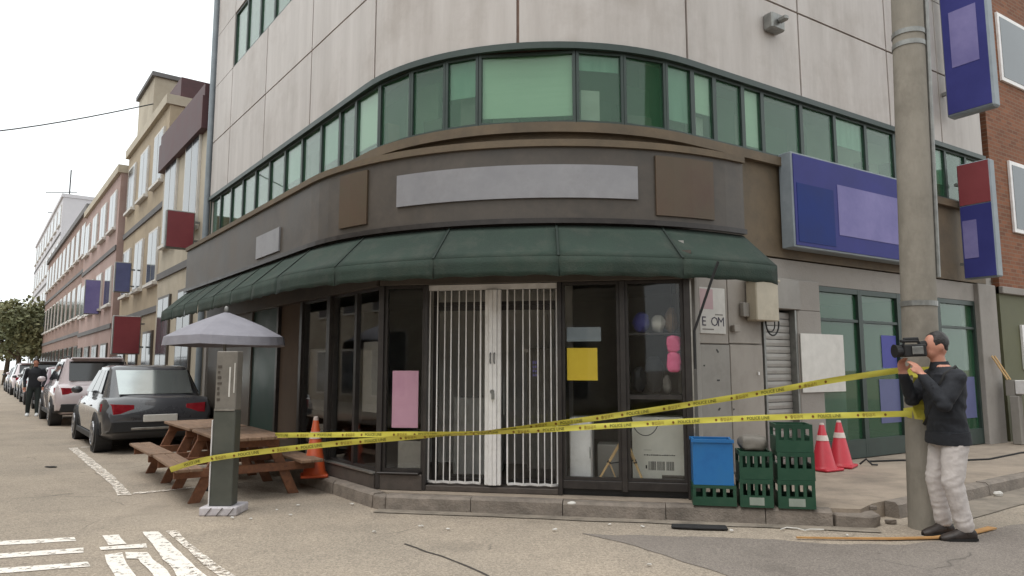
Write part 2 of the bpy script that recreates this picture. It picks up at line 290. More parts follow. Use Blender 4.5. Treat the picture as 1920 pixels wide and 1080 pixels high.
# ------------------------------------------------------------------ mesh helpers
class MB:
    def __init__(s): s.v = []; s.f = []; s.mi = []; s.uv = {}
    def face(s, pts, mi=0):
        i = len(s.v); s.v += [Vector(p) for p in pts]; s.f.append(tuple(range(i, i + len(pts)))); s.mi.append(mi); return s
    def ob(s, o, a, b, c, mi=0):               # box from a corner and three edge vectors
        o, a, b, c = Vector(o), Vector(a), Vector(b), Vector(c)
        if a.cross(b).dot(c) < 0: a, b = b, a
        i = len(s.v); s.v += [o, o + a, o + a + b, o + b, o + c, o + a + c, o + a + b + c, o + b + c]
        for q in ((0, 3, 2, 1), (4, 5, 6, 7), (0, 1, 5, 4), (1, 2, 6, 5), (2, 3, 7, 6), (3, 0, 4, 7)):
            s.f.append(tuple(i + k for k in q)); s.mi.append(mi)
        return s
    def box(s, x0, x1, y0, y1, z0, z1, mi=0):
        return s.ob((x0, y0, z0), (x1 - x0, 0, 0), (0, y1 - y0, 0), (0, 0, z1 - z0), mi)
    def bar(s, p, q, wd, th, up=(0, 0, 1), mi=0):   # rectangular bar from p to q
        p, q = Vector(p), Vector(q); d = (q - p); u = Vector(up)
        a = d.cross(u).normalized() * wd; b = a.cross(d).normalized() * th
        return s.ob(p - a / 2 - b / 2, a, b, d, mi)
    def loft(s, rings, cap=True, mi=0):
        n = len(rings[0]); i = len(s.v)
        for r in rings: s.v += [Vector(p) for p in r]
        for k in range(len(rings) - 1):
            for j in range(n):
                a = i + k * n + j; b = i + k * n + (j + 1) % n
                s.f.append((a, b, b + n, a + n)); s.mi.append(mi)
        if cap:
            s.f.append(tuple(i + j for j in reversed(range(n)))); s.mi.append(mi)
            s.f.append(tuple(i + (len(rings) - 1) * n + j for j in range(n))); s.mi.append(mi)
        return s
    def tube(s, path, rad, n=8, cap=True, mi=0, flat=1.0, ref=None):
        path = [Vector(p) for p in path]; rs = rad if isinstance(rad, (list, tuple)) else [rad] * len(path)
        rings = []; prev = Vector(ref) if ref else None
        for k, p in enumerate(path):
            d = (path[min(k + 1, len(path) - 1)] - path[max(k - 1, 0)]).normalized()
            if prev is None: prev = Vector((0, 0, 1)) if abs(d.z) < 0.9 else Vector((1, 0, 0))
            a = (prev - d * prev.dot(d)); a = a.normalized() if a.length > 1e-6 else d.orthogonal().normalized()
            prev = a; b = d.cross(a)
            rings.append([p + (a * math.cos(2 * math.pi * j / n) + b * flat * math.sin(2 * math.pi * j / n)) * rs[k] for j in range(n)])
        return s.loft(rings, cap, mi)
    def lathe(s, prof, c=(0, 0, 0), n=20, mi=0):
        c = Vector(c)
        rings = [[c + Vector((r * math.cos(2 * math.pi * j / n), r * math.sin(2 * math.pi * j / n), z)) for j in range(n)] for r, z in prof]
        return s.loft(rings, True, mi)
    def prism(s, poly, z0, z1, mi=0):
        a = sum(poly[k][0] * poly[(k + 1) % len(poly)][1] - poly[(k + 1) % len(poly)][0] * poly[k][1] for k in range(len(poly)))
        if a < 0: poly = poly[::-1]
        return s.loft([[(x, y, z0) for x, y in poly], [(x, y, z1) for x, y in poly]], True, mi)
    def ell(s, c, r, n=14, m=8, mi=0, rot=None):
        c = Vector(c); rings = []
        for k in range(1, m):
            t = math.pi * k / m
            ring = []
            for j in range(n):
                q = Vector((r[0] * math.sin(t) * math.cos(2 * math.pi * j / n), r[1] * math.sin(t) * math.sin(2 * math.pi * j / n), -r[2] * math.cos(t)))
                if rot: q = rot @ q
                ring.append(c + q)
            rings.append(ring)
        return s.loft(rings, True, mi)
    def mesh(s, name, mats, off=Vector((0, 0, 0)), smooth=False):
        me = bpy.data.meshes.new(name)
        me.from_pydata([tuple(p - off) for p in s.v], [], s.f)
        for m in (mats if isinstance(mats, (list, tuple)) else [mats]): me.materials.append(m)
        for p, k in zip(me.polygons, s.mi): p.material_index = k; p.use_smooth = smooth
        me.update(); return me
    def build(s, name, mat, parent=None, world=True, smooth=False, bevel=0, seg=1):
        off = Vector((0, 0, 0))
        if world:
            q = parent
            while q is not None: off += q.location; q = q.parent
            if parent is None:
                xs = [p.x for p in s.v]; ys = [p.y for p in s.v]; zs = [p.z for p in s.v]
                off = Vector(((min(xs) + max(xs)) / 2, (min(ys) + max(ys)) / 2, min(zs)))
        o = bpy.data.objects.new(name, s.mesh(name, mat, off, smooth)); col.objects.link(o)
        o.parent = parent
        if parent is None: o.location = off
        if bevel:
            b = o.modifiers.new('bevel', 'BEVEL'); b.width = bevel; b.segments = seg; b.limit_method = 'ANGLE'
        if smooth and not bevel:
            o.data.set_sharp_from_angle(angle=R(40))
        return o

def tag(o, label=None, cat=None, group=None, kind=None):
    for k, v in (('label', label), ('category', cat), ('group', group), ('kind', kind)):
        if v: o[k] = v
    return o
def thing(name, label, cat, loc=(0, 0, 0), rz=0, group=None):
    o = bpy.data.objects.new(name, None); col.objects.link(o); o.location = loc; o.rotation_euler = (0, 0, rz)
    o.empty_display_size = 0.2
    return tag(o, label, cat, group)
def copy_tree(o, parent=None):
    c = o.copy(); col.objects.link(c); c.parent = parent
    for ch in list(o.children): copy_tree(ch, c)
    return c

class Frame:                                    # a vertical plane: s along it, o out towards the street, z up
    def __init__(s, o, d, out):
        s.o = Vector((o[0], o[1], 0)); s.d = Vector((d[0], d[1], 0)).normalized(); s.n = Vector((out[0], out[1], 0)).normalized()
    def p(s, a, o, z): return s.o + s.d * a + s.n * o + Vector((0, 0, z))
    def box(s, mb, a0, a1, o0, o1, z0, z1, mi=0):
        return mb.ob(s.p(a0, o0, z0), s.d * (a1 - a0), s.n * (o1 - o0), Vector((0, 0, z1 - z0)), mi)
    def quad(s, mb, a0, a1, o, z0, z1, mi=0):
        return mb.face([s.p(a0, o, z0), s.p(a1, o, z0), s.p(a1, o, z1), s.p(a0, o, z1)], mi)
def fbox(fr, a0, a1, o0, o1, z0, z1, name, mat, parent=None, bevel=0.0):
    m = MB(); fr.box(m, a0, a1, o0, o1, z0, z1); return m.build(name, mat, parent, bevel=bevel)

# plan of the corner: left street front, rounded corner, right street front
nL = Vector((-0.7915, -0.6112)); dL = Vector((-0.6112, 0.7915))
dR = Vector((0.8486, 0.5291)); nR = Vector((0.5291, -0.8486))
CC = Vector((0.54, 11.13)); RAD = 3.2
L0 = CC + nL * RAD; R0 = CC + nR * RAD
FL = Frame(L0, dL, nL); FR = Frame(R0, dR, nR)
FF = Frame((-1.45, 7.72), (0.983, -0.184), (-0.184, -0.983))     # shop front
FS = Frame((-1.45, 7.72), dL, nL)                                  # shop side on the left street
UL, UR = 8.1, 7.65
aL = math.atan2(nL.y, nL.x); aR = math.atan2(nR.y, nR.x)
UA = RAD * (aR - aL)
def bp(u, off=0.0):
    if u <= UL: p = L0 + dL * (UL - u); n = nL
    elif u <= UL + UA:
        a = aL + (u - UL) / RAD; n = Vector((math.cos(a), math.sin(a))); p = CC + n * RAD
    else: p = R0 + dR * (u - UL - UA); n = nR
    return p + n * off
def strip(mb, u0, u1, o0, o1, z0, z1, mi=0, o0t=None, o1t=None):
    """curved box following the corner; o0/o1 inner and outer offset (o?t at the top)"""
    us = [u0]
    for k in range(1, 40):
        u = UL + UA * k / 24.0 - 0.0
        if UL - 1e-6 <= u <= UL + UA + 1e-6 and u0 < u < u1: us.append(u)
    if u0 < UL < u1: us.append(UL)
    us = sorted(set(us + [u1]))
    o0t = o0 if o0t is None else o0t; o1t = o1 if o1t is None else o1t
    rings = []
    for u in us:
        a, b, c, d = bp(u, o0), bp(u, o1), bp(u, o1t), bp(u, o0t)
        rings.append([(a.x, a.y, z0), (b.x, b.y, z0), (c.x, c.y, z1), (d.x, d.y, z1)])
    return mb.loft(rings, True, mi)

# ================================================================== SETTING
# ground sheet to the horizon
m = MB(); N = 24
for i in range(N):
    for j in range(N):
        x0 = -400 + 800 * i / N; x1 = -400 + 800 * (i + 1) / N; y0 = -300 + 900 * j / N; y1 = -300 + 900 * (j + 1) / N
        m.face([(x0, y0, 0), (x1, y0, 0), (x1, y1, 0), (x0, y1, 0)])
g = m.build('road', M['asphalt'], world=False); tag(g, kind='structure')

def ragged(poly, step=0.12, amp=0.03, seed=0):
    out = []
    for k in range(len(poly)):
        a = Vector(poly[k]); b = Vector(poly[(k + 1) % len(poly)]); n = max(1, int((b - a).length / step))
        for i in range(n):
            p = a.lerp(b, i / n); q = noise.noise_vector(Vector((p.x * 4, p.y * 4, seed)))
            out.append((p.x + q.x * amp, p.y + q.y * amp))
    return out
def sheet(name, poly, z, mat, ragg=0.03):
    mb = MB(); pts = ragged(poly, 0.12, ragg) if ragg else poly
    a = sum(pts[k][0] * pts[(k + 1) % len(pts)][1] - pts[(k + 1) % len(pts)][0] * pts[k][1] for k in range(len(pts)))
    if a < 0: pts = pts[::-1]
    mb.face([(x, y, z) for x, y in pts]); o = mb.build(name, mat); o['kind'] = 'structure'; return o
# newer, darker asphalt in the right-hand street
sheet('road_patch', [(0.62, 6.30), (1.03, 6.24), (1.57, 6.19), (2.22, 6.08), (2.64, 5.95), (3.23, 5.93), (3.81, 6.08), (4.43, 6.50), (5.12, 6.87),
                     (7.5, 8.6), (13, 12.6), (30, 24.0), (30, -6), (4, -3), (1.95, 4.0), (1.55, 5.0), (1.32, 5.4), (1.02, 5.87)], 0.004, M['asphalt_dark'], 0.05)
# tar seam in the road
m = MB(); pts = [(-0.89, 5.95), (-0.78, 5.83), (-0.68, 5.70), (-0.55, 5.58), (-0.44, 5.44), (-0.33, 5.30), (-0.21, 5.13), (0.0, 4.77), (0.3, 4.2)]
for a, b in zip(pts[:-1], pts[1:]):
    a, b = Vector((*a, 0.004)), Vector((*b, 0.004)); n = (b - a).cross(Vector((0, 0, 1))).normalized()
    wa = 0.010 + 0.006 * noise.noise(a * 7); wb = 0.010 + 0.006 * noise.noise(b * 7)
    m.face([a - n * wa, a + n * wa, b + n * wb, b - n * wb])
tag(m.build('road_seam', M['tar']), kind='structure')

# kerb line
KZ = 0.15
kl = [Vector((-1.40, 7.37)) + dL * t for t in (0.0, 60.0)]
K_front0, K_front1 = Vector((-1.40, 7.37)), Vector((3.30, 6.50))
K_cor = Vector((3.66, 6.87))
kd = Vector((0.82, 0.57)).normalized()
def offset_pt(p, n, d): return p + n * d
# pavement slab (inside the kerb)
inL = Vector((0.7915, 0.6112)); inF = Vector((0.182, 0.983)); inR = Vector((-0.57, 0.82)).normalized()
kw = 0.13
pv = [tuple(Vector((-1.40, 7.37)) + dL * 60 + inL * kw), tuple(Vector((-1.40, 7.37)) + inL * 0.07 + inF * 0.11),
      (3.24, 6.64), (3.50, 6.92), tuple(K_cor + kd * 0.2 + inR * kw), tuple(K_cor + kd * 30 + inR * kw), tuple(K_cor + kd * 30 + inR * 8), (2, 14), (-20, 46)]
m = MB(); m.prism([tuple(p) for p in pv], 0.0, KZ - 0.004); tag(m.build('pavement', M['concrete']), kind='structure')
# gutter strips
def strip2(name, a, b, n, w0, w1, z, mat, nseg):
    mb = MB(); a = Vector(a); b = Vector(b); n = Vector(n)
    for k in range(nseg):
        p, q = a.lerp(b, k / nseg), a.lerp(b, (k + 1) / nseg)
        e0 = w1 + 0.03 * noise.noise(Vector((p.x * 2, p.y * 2, 0))); e1 = w1 + 0.03 * noise.noise(Vector((q.x * 2, q.y * 2, 0)))
        pts = [p + n * w0, p + n * e0, q + n * e1, q + n * w0]
        mb.face([(x.x, x.y, z) for x in pts])
    o = mb.build(name, mat); o['kind'] = 'structure'; return o
strip2('gutter', K_front0 + Vector((0.03, 0)), K_front1, -inF, 0.0, 0.17, 0.0085, M['gutter'], 30)
strip2('gutter', K_cor + kd * 0.25, K_cor + kd * 26, -inR, 0.0, 0.42, 0.0085, M['gutter'], 60)

# kerbstones, each with its own joints and chips
kerb = bpy.data.objects.new('kerb', None); col.objects.link(kerb); tag(kerb, kind='structure'); kerb.location = (0.9, 6.9, 0)
def kerbstone(p, q, n, seed, zt=KZ, wdt=kw):
    rnd = random.Random(seed); p = Vector(p); q = Vector(q); n = Vector(n); d = (q - p); ln = d.length; d = d / ln
    mb = MB(); k = 7; rings = []
    dz = rnd.uniform(-0.008, 0.008); dn = rnd.uniform(-0.006, 0.006)
    for i in range(k):
        t = 0.004 + (ln - 0.008) * i / (k - 1); c = p + d * t
        j = lambda s: 0.005 * noise.noise(Vector((c.x * 9 + s, c.y * 9, seed)))
        e = 0.022 + 0.012 * abs(noise.noise(Vector((c.x * 5, c.y * 5, seed + 3))))
        pr = [(-0.012, -0.03), (0.0 + j(1), zt - e + dz), (e + j(2), zt + dz), (wdt, zt + dz), (wdt, -0.03)]
        rings.append([((c + n * (o + dn)).x, (c + n * (o + dn)).y, z) for o, z in pr])
    mb.loft(rings); return mb.build('kerbstone', M['kerb'], kerb, smooth=False)
def kerb_run(a, b, n, step, seed, jit=0.0):
    a = Vector(a); b = Vector(b); ln = (b - a).length; k = max(1, round(ln / step)); rnd = random.Random(seed)
    for i in range(k): kerbstone(a.lerp(b, i / k), a.lerp(b, (i + 1) / k), n, seed + i)
for i in range(16):
    kerbstone(K_front0 + dL * (0.10 + i * 1.0), K_front0 + dL * (0.10 + (i + 1) * 1.0), inL, 40 + i)
m = MB()                                               # mitre stone at the left corner
A = K_front0
m.prism([tuple(A + dL * 0.10), tuple(A + Vector((0.02, -0.012))), tuple(A + Vector((0.983, -0.184)) * 0.10), tuple(A + Vector((0.983, -0.184)) * 0.10 + inF * kw),
         tuple(A + inL * 0.07 + inF * 0.11), tuple(A + dL * 0.10 + inL * kw)], -0.03, KZ - 0.012); m.build('kerbstone', M['kerb'], kerb, bevel=0.02, seg=2)
fd = Vector((0.983, -0.184)); flen = (K_front1 - K_front0).length
stops = [0.10, 1.0, 1.0 + 0.93, 2.92, 3.83, 4.42]
for i in range(len(stops) - 1): kerbstone(K_front0 + fd * stops[i], K_front0 + fd * stops[i + 1], inF, 80 + i)
# broken end piece and rubble at the right corner
m = MB(); m.prism([(2.98, 6.56), (3.27, 6.505), (3.42, 6.63), (3.44, 6.80), (3.30, 6.76), (3.20, 6.66), (2.98, 6.70)], -0.02, 0.11)
for v in m.v:
    q = noise.noise_vector(v * 9); v += q * 0.02
m.build('kerbstone', M['kerb'], kerb, bevel=0.012)
kerb_run(K_cor + kd * 0.10, K_cor + kd * 8.3, inR, 1.0, 120)
kerb_run(K_cor + kd * 8.3, K_cor + kd * 26, inR, 2.0, 140)
rnd = random.Random(5)
for i in range(9):                                      # rubble of the broken kerb
    x, y = 3.34 + rnd.uniform(-0.15, 0.28), 6.78 + rnd.uniform(-0.12, 0.16); r = rnd.uniform(0.025, 0.07)
    z0_ = 0.008 if y < 6.72 or x > 3.52 else 0.10; an = rnd.uniform(0, 3.1); mb = MB(); hx, hy_ = r, r * rnd.uniform(0.5, 0.9)
    mb.prism([(x + r * rnd.uniform(0.7, 1.1) * math.cos(an + q), y + r * rnd.uniform(0.6, 1.0) * math.sin(an + q)) for q in (0, 1.1, 2.3, 3.5, 4.9)], z0_, z0_ + r * rnd.uniform(0.35, 0.8))
    for v in mb.v:
        if v.z > z0_ + 0.001: v += noise.noise_vector(v * 17 + Vector((i, 0, 0))) * 0.3 * r
    mb.build('kerb_fragment', M['kerb'], kerb, bevel=0.004)

# ------------------------------------------------------------------ painted markings
MARK_Z = [0.004]
def marking(name, polys, mat, ragg=0.014):
    for i, poly in enumerate(polys):
        o = sheet(name, poly, MARK_Z[0], mat, ragg); MARK_Z[0] += 0.0006
marking('road_lettering_bar', [[(-5.3, 5.81), (-3.76, 6.17), (-3.67, 6.04), (-5.2, 5.66)], [(-4.9, 5.36), (-3.48, 5.82), (-3.38, 5.67), (-4.8, 5.25)],
                           [(-4.6, 4.96), (-3.19, 5.41), (-3.09, 5.29), (-4.5, 4.84)]], M['paint'])
marking('road_lettering_stroke', [[(-3.55, 6.23), (-3.43, 6.27), (-3.19, 5.94), (-3.32, 5.90)], [(-3.36, 5.83), (-3.04, 5.95), (-2.96, 5.82), (-3.29, 5.74)],
                           [(-3.17, 5.59), (-3.08, 5.66), (-2.43, 4.77), (-2.58, 4.77)],
                           [(-3.06, 5.665), (-2.88, 5.67), (-2.16, 4.77), (-2.30, 4.77), (-2.85, 5.49), (-2.94, 5.49)],
                           [(-3.28, 6.35), (-3.15, 6.37), (-1.93, 4.77), (-2.14, 4.77)]], M['paint'])
marking('road_lettering_stroke', [[(-3.09, 6.38), (-3.0, 6.41), (-2.71, 5.99), (-1.72, 4.77), (-1.85, 4.77), (-2.75, 5.95)]], M['paint_worn'])
marking('parking_line', [[(-8.04, 12.81), (-7.93, 12.90), (-5.3, 9.48), (-4.57, 8.47), (-4.35, 8.16), (-4.49, 8.12), (-4.92, 8.77)]], M['paint_worn'], 0.02)
marking('parking_line', [[(-7.90, 12.98), (-7.40, 13.30), (-7.35, 13.20), (-7.86, 12.88)]], M['paint_worn'])
marking('parking_line', [[(-4.42, 8.27), (-3.85, 8.72), (-3.80, 8.64), (-4.34, 8.18)]], M['paint_worn'])

# ================================================================== CORNER BUILDING
ZB0, ZB1 = 4.35, 5.30          # second-storey window band
H_TOP = 11.6
cb = thing('corner_building', 'white clad corner building with rounded corner, green ribbon windows and a shop below', 'building', (0.5, 9.5, 0))
UT = UL + UA + UR
m = MB(); strip(m, 0, UT, -0.30, -0.04, 2.95, ZB0 - 0.02); m.build('lower_wall', M['brownband'], cb)
m = MB(); strip(m, 0, UT, -0.02, 0.05, ZB0 - 0.14, ZB0 - 0.02); m.build('window_ledge', M['brownband'], cb)
m = MB(); strip(m, 0, UT, -0.34, -0.035, ZB1 + 0.012, 7.95); m.build('backing_wall', M['joint'], cb)
m = MB(); strip(m, 0, UT, -0.34, -0.035, 9.22, H_TOP); m.build('backing_wall', M['joint'], cb)
m = MB(); strip(m, 0, UT, -0.02, 0.035, ZB1 - 0.05, ZB1 + 0.03); m.build('window_head_trim', M['winframe'], cb)
# cladding panels, brown joints between them
edges = [0.02, 1.4, 3.7, 6.0, 8.3, 10.55, 12.8, 15.1, 17.4, 19.0, UT - 0.02]
cols = [(a, b) for a, b in zip(edges[:-1], edges[1:]) if b > a]
rows = [(ZB1 + 0.035, 6.60), (6.63, 7.95), (9.22, 10.4), (10.43, H_TOP)]
for (a, b) in cols:
    for (z0, z1) in rows:
        m = MB(); strip(m, a + 0.018, b - 0.018, -0.03, 0.0, z0, z1); m.build('cladding_panel', M['clad'], cb)
# third storey: window on the left front, cladding elsewhere
u_w0, u_w1 = UL - 6.7, UL - 2.4
for (a, b) in ((0.02, u_w0), (u_w1, 8.3), (8.318, 10.55), (10.568, 12.8), (12.818, 15.1), (15.118, 17.4), (17.418, UT - 0.02)):
    m = MB(); strip(m, a + 0.01, b - 0.01, -0.33, 0.0, 7.965, 9.205); m.build('cladding_panel', M['clad'], cb)
WRND = random.Random(21)
M['roomwarm'] = pm('room_pale_plaster', S(150, 156, 142), S(128, 136, 122), 2, 0.9)
def facade_window(u0, u1, z0, z1, blind=None, off=-0.05, fw=0.034, name='window'):
    a = bp(u0, off); b = bp(u1, off); d = (b - a); ln = d.length; d /= ln; n = Vector((d.y, -d.x))
    f = Frame(a, d, n)
    fr = MB(); f.box(fr, 0, fw, -0.05, 0.03, z0, z1); f.box(fr, ln - fw, ln, -0.05, 0.03, z0, z1)
    f.box(fr, fw, ln - fw, -0.05, 0.028, z0, z0 + fw); f.box(fr, fw, ln - fw, -0.05, 0.028, z1 - fw, z1)
    wo_ = fr.build(name, M['winframe'], cb)
    p = MB(); f.box(p, fw, ln - fw, -0.012, 0.0, z0 + fw, z1 - fw); p.build('pane', M['glass_green'], wo_)
    if blind:
        zb = z0 + (z1 - z0) * blind[1]
        k = MB(); f.box(k, fw + 0.01, ln - fw - 0.01, -0.045, -0.030, zb, z1 - fw); k.build('blind', M[blind[0]], wo_)
    dd = WRND.choice((0.45, 0.8, 1.4)); r = MB(); f.box(r, 0.0, ln, -dd - 0.04, -dd, z0, z1); r.build('room_wall', M[WRND.choice(('roomgreen', 'roomwarm'))], wo_)
    if WRND.random() < 0.45:
        k = MB(); a_ = WRND.uniform(0.1, 0.5) * ln; f.box(k, a_, min(ln - 0.05, a_ + WRND.uniform(0.15, 0.4)), -0.32, -0.14, z0 + 0.002, z0 + WRND.uniform(0.15, 0.5)); k.build('stored_box', M[WRND.choice(('cardboard', 'postpale', 'offwhite', 'fascia'))], wo_)
us = [0.05, 0.85, 1.65, 2.45, 3.25, 4.05, 4.85, 5.65, 6.45, 7.15, 7.70, 8.40, 9.05, 9.60, 10.05, 11.25, 11.85, 12.45, 12.9, 13.3, 13.85, 14.25, 15.1, 15.9, 16.7, 17.5, 18.3, 19.1, 19.8, UT - 0.05]
bl = {6: ('blind2', 0.3), 8: ('blind2', 0.25), 10: ('blind', 0.15), 13: ('blind2', 0.45), 14: ('blind', 0.12), 15: ('blind2', 0.75), 17: ('blind2', 0.2), 18: ('blind', 0.4), 20: ('blind', 0.1), 23: ('blind2', 0.5), 26: ('blind2', 0.3)}
for i, (a, b) in enumerate(zip(us[:-1], us[1:])):
    if b - a < 0.2: continue
    facade_window(a, b, ZB0, ZB1 - 0.05, bl.get(i))
for i in range(5):
    a = u_w0 + (u_w1 - u_w0) * i / 5; b = u_w0 + (u_w1 - u_w0) * (i + 1) / 5
    facade_window(a + 0.005, b - 0.005, 7.97, 9.2, ('blind2', 0.6) if i == 2 else None)
# ends, back and roof close the building
pl, pr_ = bp(0, -0.04), bp(UT, -0.04)
bl_, br_ = pl - nL * 9, pr_ - nR * 9
m = MB()
def wall_between(mb, a, b, th, z0, z1):
    a = Vector((a[0], a[1], z0)); b = Vector((b[0], b[1], z0)); d = (b - a); n = d.cross(Vector((0, 0, 1))).normalized() * th
    mb.ob(a, d, n, Vector((0, 0, z1 - z0)))
wall_between(m, pl, bl_, 0.2, 0, H_TOP); m.build('end_wall', M['render'], cb)
m = MB(); wall_between(m, br_, pr_, 0.2, 0, H_TOP); m.build('end_wall', M['render'], cb)
m = MB(); wall_between(m, bl_, br_, 0.2, 0, H_TOP); m.build('back_wall', M['render'], cb)
ring = [tuple(bp(UT * k / 40, -0.02)) for k in range(41)] + [tuple(br_), tuple(bl_)]
m = MB(); m.prism(ring, H_TOP + 0.002, H_TOP + 0.25); m.build('roof', M['slate'], cb)
ring = [tuple(bp(UT * k / 40, -0.32)) for k in range(41)] + [tuple(br_), tuple(bl_)]
m = MB(); m.prism(ring, 2.80, 2.93); m.build('floor_slab', M['room'], cb)
m = MB(); m.tube([tuple(bp(-0.10, 0.03)) + (0.1,), tuple(bp(-0.10, 0.03)) + (H_TOP,)], 0.07, 10); m.build('downpipe', M['steelblue'], cb, smooth=True)
# small wall lamp on the right front
m = MB(); FR.box(m, 1.50, 1.78, 0.002, 0.16, 6.12, 6.36); FR.box(m, 1.60, 1.68, 0.161, 0.30, 6.20, 6.28); m.build('wall_vent', M['steel'], cb, bevel=0.02)

# ---- ground floor, right street front
m = MB(); FR.box(m, -0.02, 2.05, -0.32, -0.06, 2.66, 2.93); FR.box(m, 2.05, 7.63, -0.32, -0.06, 2.62, 2.93)
m.build('lintel_wall', M['render'], cb)
fbox(FR, -0.02, 1.27, -0.30, -0.05, KZ - 0.01, 2.655, 'panel_wall', M['render'], cb)
# four metal panels with recessed joints
fbox(FR, 0.0, 0.585, -0.048, 0.0, 0.17, 1.735, 'metal_panel', M['panel'], cb, 0.006)
fbox(FR, 0.60, 1.22, -0.048, -0.006, 0.17, 1.745, 'metal_panel', M['panel2'], cb, 0.006)
fbox(FR, 0.0, 0.585, -0.048, -0.012, 1.75, 2.62, 'metal_panel', M['panel2'], cb, 0.006)
fbox(FR, 0.60, 1.22, -0.048, -0.016, 1.76, 2.62, 'metal_panel', M['panel2'], cb, 0.006)
for i, (a, z, ln, an) in enumerate([(0.36, 1.66, 0.05, -50), (0.12, 1.48, 0.02, 0), (0.36, 1.30, 0.045, 0), (0.36, 0.95, 0.04, 40), (0.62, 0.94, 0.02, 0)]):
    c, s_ = math.cos(R(an)), math.sin(R(an)); mb = MB()
    mb.bar(FR.p(a - ln / 2 * c, 0.003, z - ln / 2 * s_), FR.p(a + ln / 2 * c, 0.003, z + ln / 2 * s_), 0.004, 0.018, up=(0, 0, 1)); mb.build('tape_scrap', M['black'], cb)
mb = MB(); FR.box(mb, 1.10, 1.125, -0.005, 0.01, 1.36, 1.40); mb.build('panel_latch', M['white'], cb)
# roller shutter, slat by slat
sh = MB(); FR.box(sh, 1.275, 1.31, -0.20, -0.02, KZ, 2.235); FR.box(sh, 1.935, 1.97, -0.20, -0.02, KZ, 2.235); shutter = sh.build('roller_shutter', M['steel'], cb)
zs = 0.16; k = 0
while zs < 2.2:
    mb = MB(); a0, a1 = FR.p(1.312, 0, 0), FR.p(1.933, 0, 0); prof = [(-0.135, 0), (-0.120, 0.005), (-0.114, 0.045), (-0.117, 0.086), (-0.135, 0.091)]
    mb.loft([[p0 + FR.n * o + Vector((0, 0, zs + z)) for o, z in prof] for p0 in (a0, a1)]); mb.build('slat', M['shutter'], shutter); zs += 0.093; k += 1
fbox(FR, 1.275, 2.03, -0.25, 0.01, 2.24, 2.654, 'shutter_box', M['panel'], cb, 0.008)
fbox(FR, 1.975, 2.50, -0.30, -0.01, KZ - 0.01, 2.235, 'pillar', M['render'], cb, 0.01)
fbox(FR, 2.035, 2.50, -0.30, -0.012, 2.237, 2.655, 'pillar', M['render'], cb, 0.01)
fbox(FR, 7.02, 7.65, -0.30, 0.02, KZ - 0.01, 2.93, 'pillar', M['render'], cb, 0.01)
for (a, b) in ((2.505, 3.55), (3.55, 4.60), (4.60, 5.80), (5.80, 7.015)):
    mb = MB(); fw = 0.05
    FR.box(mb, a, a + fw, -0.16, -0.06, 0.16, 2.615); FR.box(mb, b - fw, b - 0.002, -0.16, -0.06, 0.16, 2.615)
    FR.box(mb, a + fw, b - fw, -0.158, -0.062, 0.16, 0.42); FR.box(mb, a + fw, b - fw, -0.158, -0.062, 2.54, 2.615); FR.box(mb, a + fw, b - fw, -0.15, -0.07, 2.12, 2.16)
    wf = mb.build('shop_window', M['winframe'], cb)
    p = MB(); FR.box(p, a + fw, b - fw, -0.115, -0.105, 0.42, 2.12); p.build('pane', M['glass_green'], wf)
    p = MB(); FR.box(p, a + fw, b - fw, -0.115, -0.105, 2.16, 2.54); p.build('pane', M['glass_green'], wf)
m = MB(); FR.box(m, 2.1, 7.6, -3.2, -3.1, 0.1, 2.79); m.build('room_wall', M['roomgreen'], cb)
m = MB(); FR.box(m, 2.1, 2.2, -3.1, -0.31, 0.1, 2.79); m.build('room_wall', M['roomgreen'], cb)
m = MB(); FR.box(m, 7.4, 7.5, -3.1, -0.31, 0.1, 2.79); m.build('room_wall', M['roomgreen'], cb)
m = MB(); FR.box(m, 2.2, 7.4, -3.1, -0.17, 0.12, 0.17); m.build('room_floor', M['room'], cb)
fbox(FR, 2.6, 4.4, -1.4, -0.9, 0.171, 1.05, 'counter', M['steelblue'], cb, 0.01)

# ---- shop front facing the corner
ZH = 2.36                                             # head of the glazing
fbox(FF, -0.02, 3.36, -0.12, 0.036, ZH + 0.003, 2.62, 'shop_header', M['fascia'], cb, 0.006)
fbox(FF, -0.03, 0.03, -0.10, 0.03, KZ, ZH, 'corner_post', M['bronze'], cb, 0.004)
fbox(FF, 3.27, 3.335, -0.10, 0.035, KZ, ZH, 'end_post', M['bronze'], cb, 0.004)
fbox(FF, 3.337, 3.352, -0.03, 0.030, KZ, ZH, 'post_edge', M['silver'], cb)
fbox(FF, 3.337, 3.357, -0.28, -0.033, KZ, ZH, 'post_return', M['bronze'], cb)
m = MB(); wall_between(m, FF.p(3.35, -0.28, 0), FR.p(0.03, -0.05, 0), 0.06, KZ, 2.62); m.build('side_wall', M['panel'], cb)
fbox(FF, 0.03, 0.50, -0.10, 0.045, KZ - 0.004, 0.315, 'plinth', M['plinth'], cb, 0.008)
fbox(FF, 0.0, 0.47, -0.02, 0.07, 0.317, 0.335, 'sill', M['bronze'], cb, 0.004)
fbox(FF, 0.50, 0.535, -0.10, 0.03, KZ, ZH, 'door_post', M['bronze'], cb, 0.004)
fbox(FF, 1.965, 2.01, -0.10, 0.03, KZ, ZH, 'door_post', M['bronze'], cb, 0.004)
fbox(FF, 2.01, 3.27, -0.10, -0.04, KZ, 0.215, 'plinth_recess_shade', M['black'], cb)  # shadow under the windows put into the colour: a plain black face
fbox(FF, 2.01, 3.27, -0.10, 0.010, 0.2155, 0.300, 'plinth', M['bronze'], cb, 0.004)
fbox(FF, 0.535, 1.965, -0.30, 0.02, KZ - 0.002, 0.205, 'threshold', M['plinth'], cb, 0.006)
